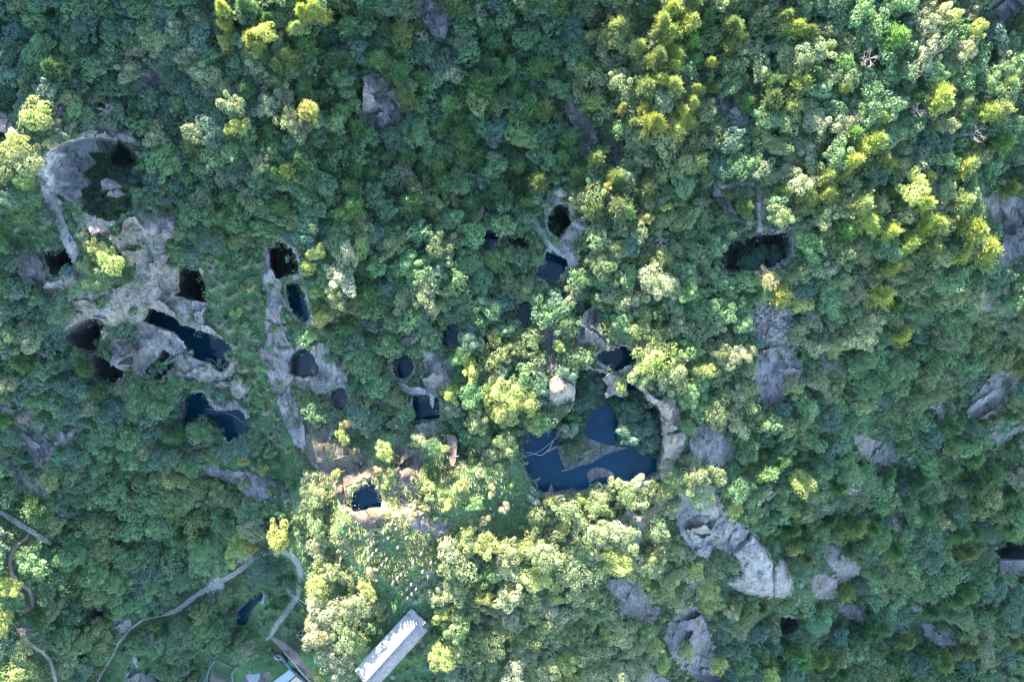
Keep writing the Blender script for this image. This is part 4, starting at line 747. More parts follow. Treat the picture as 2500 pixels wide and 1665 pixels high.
def wall(u0, v0, u1, v1, nm='wall'):
    mb = MB(); mb.prism([lp(u0, v0, 0)[:2], lp(u1, v0, 0)[:2], lp(u1, v1, 0)[:2], lp(u0, v1, 0)[:2]], -1.5, ZE - zg - .05); mb.build(nm, M_CONC, bld)
wall(.3, .25, L_ - .3, .5); wall(.3, Wd - .5, L_ - .3, Wd - .25); wall(.05, .25, .28, Wd - .25); wall(L_ - .28, .25, L_ - .05, Wd - .25)
for k_ in range(6):
    for v_ in (.24, Wd - .24):
        u = 2.4 + k_ * 3.0; fr = MB(); fr.prism([lp(u, v_ - .03, 0)[:2], lp(u + 1.1, v_ - .03, 0)[:2], lp(u + 1.1, v_ + .03, 0)[:2], lp(u, v_ + .03, 0)[:2]], 1.2, 2.3); w_ = fr.build('window', M_CONC, bld)
        gl = MB(); gl.prism([lp(u + .1, v_ - .05, 0)[:2], lp(u + 1.0, v_ - .05, 0)[:2], lp(u + 1.0, v_ + .05, 0)[:2], lp(u + .1, v_ + .05, 0)[:2]], 1.3, 2.2); gl.build('pane', M_DARK, w_)
mb = MB(); zt = ZE - zg
mb.prism([lp(-.55, -.35, 0)[:2], lp(-.75, .6, 0)[:2], lp(-.5, 2.2, 0)[:2], lp(-.62, 3.4, 0)[:2], lp(-.5, Wd * .75, 0)[:2], lp(.95, Wd * .75, 0)[:2], lp(.95, -.35, 0)[:2]], zt + .3, zt + 1.0)
mb.build('parapet', M_WHITE, bld)
mb = MB()
for q in range(4): mb.prism([lp(-.45 + q * .03, Wd * .75 + .08 + q * .33, 0)[:2], lp(.9, Wd * .75 + .08 + q * .33, 0)[:2], lp(.9, Wd * .75 + .31 + q * .33, 0)[:2], lp(-.4 + q * .03, Wd * .75 + .31 + q * .33, 0)[:2]], zt - .1, zt + .55 - q * .1)
mb.build('broken_brickwork', M_BRICKS, bld)
mb = MB(); mb.beam(lp(L_ + .1, -.3, ZE + .2), lp(L_ + .1, rp, ZR + .2), .5, .12); mb.beam(lp(L_ + .1, rp + .02, ZR + .2), lp(L_ + .1, Wd + .2, ZE + .2), .5, .12); mb.build('verge', M_WHITE, bld)
for v_ in (.5, 1.6):
    mb = MB(); mb.prism([lp(1.0, v_, 0)[:2], lp(1.18, v_, 0)[:2], lp(1.16, v_ + .7, 0)[:2], lp(1.0, v_ + .8, 0)[:2]], zt + .35 + .12 * v_, zt + .52 + .28 * v_); mb.build('roof_opening', M_DARK, bld)
for (a, b, r_, lb) in ((1030, 1573, .9, 'grey boulder in the grass right of the long building'), (958, 1655, .7, 'bluish block in the grass below the long building')):
    outcrop('boulder', [(a - r_ * 7, b - r_ * 9), (a + r_ * 6, b - r_ * 10), (a + r_ * 8, b + r_ * 4), (a + r_ * 2, b + r_ * 10), (a - r_ * 6, b + r_ * 6)], .9, M_ROCKB, lb)

# ------------------------------------------------------------------ farmyard at the bottom left of the building
def zat(px, py, h=0): return g1(px, py) + h
def wallrun(name, pts, w, h, mat, label, cat='wall'):
    mb = MB()
    for a, b in zip(pts[:-1], pts[1:]):
        mb.beam(V(*a, zat(*a, h / 2 - .25)), V(*b, zat(*b, h / 2 - .25)), w + random.uniform(0, .01), h + .5)
    tag(mb.build(name, mat), label, cat)
def plate(name, poly, h, mat, label, cat, kind=None, tilt=None):
    cx = sum(p[0] for p in poly) / len(poly); cy = sum(p[1] for p in poly) / len(poly); z = zat(cx, cy)
    mb = MB(); mb.prism([P(x, y, z + h) for x, y in poly], z - .8, z + h); return tag(mb.build(name, mat), label, cat, kind=kind)
wallrun('garden_wall', [(528,1610),(518,1622),(511,1634),(508,1650),(505,1690)], .35, .8, M_TEAL, 'greenish curved wall left of the vegetable plot')
wallrun('garden_wall', [(530,1608),(548,1616),(570,1629)], .25, .6, M_BRICKS, 'thin low wall along the top of the vegetable plot')
wallrun('garden_wall', [(583,1625),(574,1633),(568,1642),(570,1660),(571,1690)], .4, .9, M_TEAL, 'greenish wall right of the vegetable plot')
plate('tilled_soil', [(522,1612),(580,1628),(568,1690),(508,1690)], .12, M_SOIL, 'tilled soil of the vegetable plot', 'soil', 'structure')
plate('yard', [(580,1632),(640,1625),(665,1625),(700,1640),(730,1690),(576,1690)], .1, M_SOIL, 'bare earth yard', 'ground', 'structure')
# channel beside the yard: floor, outer wall, inner wall
wallrun('channel_wall', [(677,1597),(688,1600),(700,1617),(713,1634),(726,1645),(740,1657),(765,1685)], .6, .9, M_TEAL, 'pale teal rendered wall of the drainage channel')
wallrun('channel_wall', [(664,1590),(672,1603),(682,1609),(690,1606)], .7, .8, M_CONC, 'short rubble wall closing the top of the channel')
wallrun('channel_floor', [(689,1593),(703,1609),(718,1630),(735,1650),(755,1675)], .8, .12, M_DARK, 'dark bed of the drainage channel', 'channel')
wallrun('channel_wall', [(697,1591),(712,1607),(728,1628),(745,1648),(768,1672)], .35, .7, M_CONC, 'rough stone wall on the outer side of the channel')
# corrugated shed
zs = zat(705, 1655, 2.4)
shed = empty('metal_shed', V(705, 1655, zs - 2.4)); tag(shed, 'small shed with pale teal corrugated roof at the bottom edge', 'shed'); so = Vector(shed.location)
def sheet(poly, name, mat, n, amp, z0):
    a, b, c, d = [w2(x, y, z0) for x, y in poly]; vv = []; f = []
    for i in range(n + 1):
        for j in range(2):
            t = i / n; p = (a.lerp(b, t)).lerp(d.lerp(c, t), j); vv.append(tuple(p - so + Vector((0, 0, amp * (i % 2)))))
    f = [(2 * i, 2 * i + 2, 2 * i + 3, 2 * i + 1) for i in range(n)]
    o = link(name, pymesh(name, vv, f), mat, shed); md = o.modifiers.new('thick', 'SOLIDIFY'); md.thickness = .04
sheet([(708,1633),(721,1648),(665,1690),(652,1675)], 'roof', M_SHEET, 22, .05, zs)
sheet([(723,1650),(745,1668),(728,1692),(700,1672)], 'slatted_roof', M_SLAT, 18, .10, zs - .3)
for (x, y) in ((706,1637),(718,1651),(668,1672)):
    mb = MB(); p_ = w2(x, y, zs - 2.4) - so; mb.tube([p_ + Vector((0, 0, -.5)), p_ + Vector((0, 0, 2.3))], .08, 6); mb.build('post', M_TIMBER, shed)
mb = MB(); q = [(w2(x, y, zs - 1) - so).xy for x, y in [(706,1640),(717,1652),(690,1672),(676,1662)]]; mb.prism([tuple(p_) for p_ in q], -.5, 2.1); mb.build('wall', M_CONC, shed)
# round threshing slab, timber stack
plate('round_slab', [(618 + 17 * math.cos(t * math.pi / 8), 1650 + 17 * math.sin(t * math.pi / 8)) for t in range(16)], .22, M_CONC, 'round grey concrete slab left of the shed', 'slab')
for s_, (ax_, ay_) in enumerate([((645,1640),(664,1660)),((648,1638),(667,1658)),((652,1637),(668,1654)),((643,1644),(660,1662))]):
    pass
tb = MB()
for s_, ((x0, y0), (x1, y1)) in enumerate([((645,1640),(664,1660)),((648,1638),(667,1658)),((652,1637),(668,1654)),((643,1644),(660,1662)),((650,1645),(662,1640))]):
    z = zat(655, 1650, .4 + .07 * s_); tb.tube([V(x0, y0, z), V(x1, y1, z)], .1, 6)
tag(tb.build('timber_stack', M_TIMBER), 'grey timber poles stacked between slab and shed', 'timber')
hm = MB()
for (x0, y0), (x1, y1) in [((604,1636),(612,1648)),((608,1634),(614,1646)),((600,1645),(610,1650))]:
    z = zat(606, 1642, .5); hm.tube([V(x0, y0, z), V(x1, y1, z)], .09, 6)
tag(hm.build('timber_stack', M_TIMBER), 'small bundle of poles left of the round slab', 'timber')
# vegetable rows
import itertools
for r in range(9):
    a = (527 + r * 4.6, 1622 + r * 1.6); b = (a[0] - 9, a[1] + 34); mb = MB(); L2 = []
    for t in np.linspace(0, 1, 34):
        for c_ in range(5):
            x = a[0] + (b[0] - a[0]) * t + random.uniform(-1.1, 1.1); y = a[1] + (b[1] - a[1]) * t + random.uniform(-1, 1); L2.append(V(x, y, zat(x, y, .25 + random.uniform(0, .2))))
    L2 = np.array(L2)
    # built below once leaf_cloud exists
    itertools.count
    ROWS = globals().setdefault('ROWS', []); ROWS.append(L2)
# concrete basin
zb_ = zat(692, 1419); root = empty('water_tank', V(692, 1419, zb_)); tag(root, 'round open concrete tank inside the path bend', 'tank')
mb = MB(); n = 20
for i in range(n - 3):
    a = math.radians(60 + i * 18 - 40); b = a + math.radians(18.4)
    q = [(math.cos(a) * .62, math.sin(a) * .62), (math.cos(a) * .85, math.sin(a) * .85), (math.cos(b) * .85, math.sin(b) * .85), (math.cos(b) * .62, math.sin(b) * .62)]
    mb.prism(q, -.5, .9 - .001 * i)
mb.build('rim', M_CONC, root)
mb = MB(); mb.prism([(math.cos(i * .4) * .6, math.sin(i * .4) * .6) for i in range(15)], -.5, .15); mb.build('floor', M_DARK, root)
mb = MB(); mb.beam((.3, -.9, .2), (1.9, -3.0, .1), .7, .2); mb.build('apron', M_CONC, root)
# roofless hut
zh = zat(741, 1543); hut = empty('ruined_hut', V(741, 1543, zh)); tag(hut, 'small roofless stone hut with crossed poles beside the sunlit trees', 'hut'); ho = Vector(hut.location)
cs = [(w2(x, y, zh) - ho).xy for x, y in [(727,1544),(745,1530),(757,1543),(740,1559)]]
mb = MB()
for i in range(4): mb.beam((*cs[i], .6), (*cs[(i + 1) % 4], .6), .35 + .002 * i, 2.2 + .003 * i)
mb.build('wall', M_BRICKS, hut)
mb = MB(); mb.prism([tuple(c_ * .88) for c_ in cs], -.3, .1); mb.build('floor', M_DARK, hut)
for a, b in ((0, 2), (1, 3)):
    mb = MB(); p0 = cs[a] * .9; p1 = cs[b] * .9; mb.tube([(*p0, 1.9 + .12 * a), (*p1, 1.9 + .12 * a)], .09, 6); mb.build('pole', M_TIMBER, hut)
# brick basin and platform
zp = zat(1095, 1085, .3); plat = empty('masonry_platform', V(1100, 1095, zp)); tag(plat, 'brown masonry platform tapering downward right of the tan slab', 'platform'); po = Vector(plat.location)
q = [tuple((w2(x, y, zp) - po).xy) for x, y in [(1090,1060),(1110,1062),(1118,1075),(1115,1100),(1113,1125),(1108,1138),(1100,1135),(1094,1105)]]
mb = MB(); mb.prism(q, -1.2, .7); mb.build('slab', M_BRICKS, plat)
mb = MB(); mb.beam(tuple(w2(1097, 1116, zp + .75) - po), tuple(w2(1120, 1113, zp + .75) - po), .14, .1); mb.build('pale_bar', M_WHITE, plat)
bas = empty('brick_basin', V(1079, 1068, zp)); tag(bas, 'rounded square brick basin at the corner of the masonry platform', 'basin'); bo = Vector(bas.location)
ou = [(1070,1062),(1073,1059),(1086,1059),(1088,1062),(1088,1077),(1085,1080),(1074,1079),(1070,1075)]; inn = [(1079 + (x - 1079) * .6, 1069 + (y - 1069) * .6) for x, y in ou]
O = [(w2(x, y, zp) - bo).xy for x, y in ou]; I_ = [(w2(x, y, zp) - bo).xy for x, y in inn]
mb = MB()
for i in range(8): mb.prism([tuple(O[i]), tuple(O[(i + 1) % 8]), tuple(I_[(i + 1) % 8]), tuple(I_[i])], -1, .8 + .001 * i)
mb.build('rim', M_BRICKS, bas); mb = MB(); mb.prism([tuple(p_) for p_ in I_], -1, .2); mb.build('floor', M_ROCKB, bas)
# rubble fields: countable pale blocks
def rubble(poly, n, label, grp, smin, smax):
    x0 = min(p[0] for p in poly); x1 = max(p[0] for p in poly); y0 = min(p[1] for p in poly); y1 = max(p[1] for p in poly); meshes = []
    for k_ in range(6):
        v = [];
        for z in (-.4, .35):
            for a in range(6): t = a * 1.047 + random.uniform(-.3, .3); r = random.uniform(.35, .6) * (1 if z < 0 else .75); v.append((math.cos(t) * r, math.sin(t) * r * .7, z + random.uniform(-.1, .1)))
        me_ = pymesh('block', v, [(5, 4, 3, 2, 1, 0), (6, 7, 8, 9, 10, 11)] + [(i, (i + 1) % 6, 6 + (i + 1) % 6, 6 + i) for i in range(6)]); me_.materials.append(M_ROCK if k_ % 3 else M_WHITE); meshes.append(me_)
    c_ = 0; tries = 0
    while c_ < n and tries < n * 20:
        tries += 1; x = random.uniform(x0, x1); y = random.uniform(y0, y1)
        if float(sdf(np.array([x]), np.array([y]), poly)[0]) > -1: continue
        s_ = random.uniform(smin, smax); o = link('stone_block', random.choice(meshes), loc=V(x, y, g1(x, y) + .1)); o.scale = (s_, s_, s_); o.rotation_euler = (random.uniform(-.4, .4), random.uniform(-.4, .4), random.uniform(0, 6)); c_ += 1
        tag(o, label, 'stone block', grp)
rubble(RUBBLE, 150, 'pale broken stone block in the rubble above the smooth slab', 'rubble blocks on the right slope', .7, 1.7)
rubble(RUBBLE2, 60, 'small grey stone in the rubble below the square pool', 'rubble blocks below the square pool', .5, 1.0)
# ------------------------------------------------------------------ foliage meshes
def leaf_cloud(c, nrm, size, col, aspect=.62, jitter=.5):
    """one bent leaf-clump quad per centre; returns verts, faces, colours"""
    n = len(c); nrm = nrm + rng.normal(0, jitter, (n, 3)); nrm /= np.linalg.norm(nrm, axis=1, keepdims=True) + 1e-6
    r = rng.normal(0, 1, (n, 3)); t = np.cross(nrm, r); t /= np.linalg.norm(t, axis=1, keepdims=True) + 1e-6; b = np.cross(nrm, t)
    s = size[:, None]
    v = np.stack([c - t * s, c - b * s * aspect + nrm * s * .12, c + t * s, c + b * s * aspect + nrm * s * .12], 1).reshape(-1, 3)
    f = np.arange(n * 4).reshape(-1, 4); cc = np.repeat(col, 4, axis=0)
    return v, f, cc
def rand_dirs(n, zmin=-.2):
    z = rng.uniform(zmin, 1, n); t = rng.uniform(0, 2 * math.pi, n); r = np.sqrt(np.maximum(0, 1 - z * z)); return np.stack([r * np.cos(t), r * np.sin(t), z], 1)
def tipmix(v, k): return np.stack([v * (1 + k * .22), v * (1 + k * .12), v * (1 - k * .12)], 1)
def crown_lobed(R, zc, zr, nl, per, ls, flower=0):
    d = rand_dirs(nl, .0); d[0] = (0, 0, 1); lr = rng.uniform(.17, .38, nl) * R
    lc = d * np.array([R - .3 * R, R - .3 * R, zr]) * rng.uniform(.4, 1.4, (nl, 1)); lc[:, 2] += zc + rng.normal(0, .22, nl)
    lt = rng.uniform(.80, 1.2, nl); Vs, Fs, Cs = [], [], []; nv = 0
    for i in range(nl):
        dd = rand_dirs(per, -.35); p = lc[i] + dd * lr[i] * (1.04 - np.abs(rng.normal(0, .17, (per, 1))) + (rng.random((per, 1)) < .12) * rng.uniform(0, .35, (per, 1))) * np.array([1, 1, .85])
        keep = np.ones(per, bool)
        for j in range(nl):
            if j != i: keep &= np.linalg.norm((p - lc[j]) / np.array([1, 1, .85]), axis=1) > lr[j] * .72
        p = p[keep]; dd = dd[keep]; n = len(p)
        if n == 0: continue
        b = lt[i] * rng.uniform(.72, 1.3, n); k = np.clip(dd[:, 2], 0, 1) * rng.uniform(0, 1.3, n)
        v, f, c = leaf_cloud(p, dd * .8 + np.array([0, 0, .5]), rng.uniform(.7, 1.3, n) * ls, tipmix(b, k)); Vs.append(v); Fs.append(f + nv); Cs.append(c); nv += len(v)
        if flower and rng.random() < .6:
            nf = flower; dd = rand_dirs(nf, .3); p = lc[i] + dd * lr[i] * rng.uniform(1.0, 1.2, (nf, 1)); col = np.tile([[3.6, 2.4, 2.6]], (nf, 1)) * rng.uniform(.7, 1.1, (nf, 1))
            v, f, c = leaf_cloud(p, dd, rng.uniform(.6, 1.0, nf) * ls, col); Vs.append(v); Fs.append(f + nv); Cs.append(c); nv += len(v)
    # inner leaves that close the crown, tinted darker for the shade inside
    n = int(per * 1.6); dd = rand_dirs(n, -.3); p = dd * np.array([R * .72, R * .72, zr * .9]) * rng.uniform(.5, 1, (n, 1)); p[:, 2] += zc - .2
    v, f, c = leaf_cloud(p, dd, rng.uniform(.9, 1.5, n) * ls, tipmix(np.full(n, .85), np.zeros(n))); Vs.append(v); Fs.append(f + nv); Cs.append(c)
    return np.concatenate(Vs), np.concatenate(Fs), np.concatenate(Cs)
def crown_pine(R, z0, hgt, nb, ls):
    Vs, Fs, Cs = [], [], []; nv = 0
    for i in range(nb):
        t = (i + .5) / nb; z = z0 + hgt * (t ** .8); rad = R * (1 - t ** 1.7) * rng.uniform(.55, 1.08); a = i * 2.4 + rng.uniform(-.3, .3)
        rad *= rng.uniform(.75, 1.25); a += rng.normal(0, .35); tip = np.array([math.cos(a) * rad, math.sin(a) * rad, z + rad * .12]); br = rng.uniform(.75, 1.25)
        m = 30; along = rng.uniform(.25, 1, m)[:, None]; base = np.array([0, 0, z - rad * .25]); p = base + (tip - base) * along + rng.normal(0, .22, (m, 3))
        d = rng.normal(0, .55, (m, 3)) + np.array([math.cos(a) * .5, math.sin(a) * .5, .9]); d /= np.linalg.norm(d, axis=1, keepdims=True)
        L = rng.uniform(.7, 1.3, m)[:, None] * ls * 1.5; s = np.cross(d, rng.normal(0, 1, (m, 3))); s /= np.linalg.norm(s, axis=1, keepdims=True); w = ls * .30
        v = np.stack([p - s * w, p + s * w, p + d * L + s * w * .35, p + d * L - s * w * .35], 1).reshape(-1, 3); b = br * rng.uniform(.7, 1.3, m)
        Vs.append(v); Fs.append(np.arange(m * 4).reshape(-1, 4) + nv); Cs.append(np.repeat(tipmix(b, along[:, 0] * .9), 4, axis=0)); nv += len(v)
    return np.concatenate(Vs), np.concatenate(Fs), np.concatenate(Cs)
def grass_blades(R, hgt, n, w, plume=.2):
    a = rng.uniform(0, 2 * math.pi, n); rr = np.sqrt(rng.uniform(0, 1, n)) * R * .35; L = rng.uniform(.08, 1.0, n) * R; h = rng.uniform(.6, 1.1, n) * hgt * (1.15 - .4 * L / R)
    c, s = np.cos(a), np.sin(a); b0 = np.stack([c * rr, s * rr, np.zeros(n)], 1); m0 = np.stack([c * (rr + L * .4), s * (rr + L * .4), h], 1); e0 = np.stack([c * (rr + L), s * (rr + L), h * .72], 1)
    sd = np.stack([-s, c, np.zeros(n)], 1) * w
    v = np.stack([b0 - sd, b0 + sd, m0 + sd, m0 - sd, e0 + sd * .25, e0 - sd * .25], 1).reshape(-1, 3)
    k = np.arange(n)[:, None] * 6; f = np.concatenate([k + np.array([[0, 1, 2, 3]]), k + np.array([[3, 2, 4, 5]])]); b = rng.uniform(.65, 1.35, n)
    col = np.stack([b, b, b], 1); pl = rng.random(n) < plume; col[pl] = np.array([1.7, 1.45, 1.2]) * b[pl][:, None] * .75
    return v, f, np.repeat(col, 6, axis=0)
def trunk_mesh(name, h, r, R, limbs=4):
    mb = MB(); mb.tube([(0, 0, -.6), (0.05, 0, h * .35), (-.05, .05, h * .7), (0, 0, h)], [r * 1.35, r, r * .75, r * .35], 7)
    for i in range(limbs):
        a = i * 6.283 / limbs + random.uniform(-.3, .3); z = h * random.uniform(.35, .6)
        mb.tube([(0, 0, z), (math.cos(a) * R * .3, math.sin(a) * R * .3, z + h * .16), (math.cos(a) * R * .62, math.sin(a) * R * .62, z + h * .28)], [r * .5, r * .35, r * .12], 5)
    me = pymesh(name, mb.v, mb.f, True); me.materials.append(M_BARK); return me
def fmesh(name, t, mat=None):
    me = npmesh(name, t[0], t[1], False, t[2]); me.materials.append(mat or M_LEAF); return me
PROTO = {'B': [], 'P': [], 'F': [], 'S': [], 'G': [], 'D': []}
RB = 3.5
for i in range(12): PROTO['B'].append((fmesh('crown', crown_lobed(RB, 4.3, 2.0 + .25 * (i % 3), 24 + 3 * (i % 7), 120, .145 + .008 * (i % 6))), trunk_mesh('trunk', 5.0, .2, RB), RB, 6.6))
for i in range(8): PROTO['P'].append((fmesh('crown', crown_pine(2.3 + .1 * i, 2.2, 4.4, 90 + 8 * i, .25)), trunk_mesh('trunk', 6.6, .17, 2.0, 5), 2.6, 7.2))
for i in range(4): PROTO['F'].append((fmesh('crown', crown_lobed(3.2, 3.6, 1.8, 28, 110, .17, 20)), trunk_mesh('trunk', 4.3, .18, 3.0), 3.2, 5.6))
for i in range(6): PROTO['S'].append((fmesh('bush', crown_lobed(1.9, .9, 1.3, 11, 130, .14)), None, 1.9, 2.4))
for i in range(5): PROTO['G'].append((fmesh('grass', grass_blades(1.8, 1.3, 190, .055, .12 + .08 * i), M_BLADE), None, 1.8, 1.4))
def dead_tree(i):
    mb = MB(); rnd = random.Random(i)
    def br(p, d, L, r, dep):
        q = p + d * L; mid = p + d * L * .5 + Vector((rnd.uniform(-.1, .1), rnd.uniform(-.1, .1), 0)) * L; mb.tube([p, mid, q], [r, r * .75, r * .5], 5)
        if dep == 0: return
        for _ in range(rnd.choice((3, 3, 4))):
            nd = (d + Vector((rnd.gauss(0, .6), rnd.gauss(0, .6), rnd.gauss(.05, .3)))).normalized(); br(p + d * L * rnd.uniform(.45, 1), nd, L * rnd.uniform(.55, .75), r * .55, dep - 1)
    br(Vector((0, 0, -.3)), Vector((.15, .1, 1)).normalized(), 3.0, .16, 0)
    for k_ in range(5):
        a = k_ * 1.257 + rnd.uniform(-.3, .3); br(Vector((.4, .3, 2.2 + .15 * k_)), Vector((math.cos(a), math.sin(a), .35)).normalized(), 1.4, .10, 3)
    me = pymesh('branches', mb.v, mb.f, False); me.materials.append(M_DEAD); return me
for i in range(4): PROTO['D'].append((dead_tree(i + 3), None, 3.2, 4.5))

COLS = {
 'dark teal': (.060, .140, .098), 'deep green': (.062, .150, .060), 'mid green': (.095, .205, .078), 'olive green': (.125, .190, .066),
 'bright green': (.120, .245, .070), 'yellow green': (.255, .315, .09), 'pale green': (.185, .25, .11), 'silvery green': (.225, .275, .165),
 'golden yellow': (.25, .27, .10), 'cream tipped': (.13, .185, .095), 'brownish': (.30, .21, .15), 'straw coloured': (.38, .34, .20), 'pale grey': (1, 1, 1)}
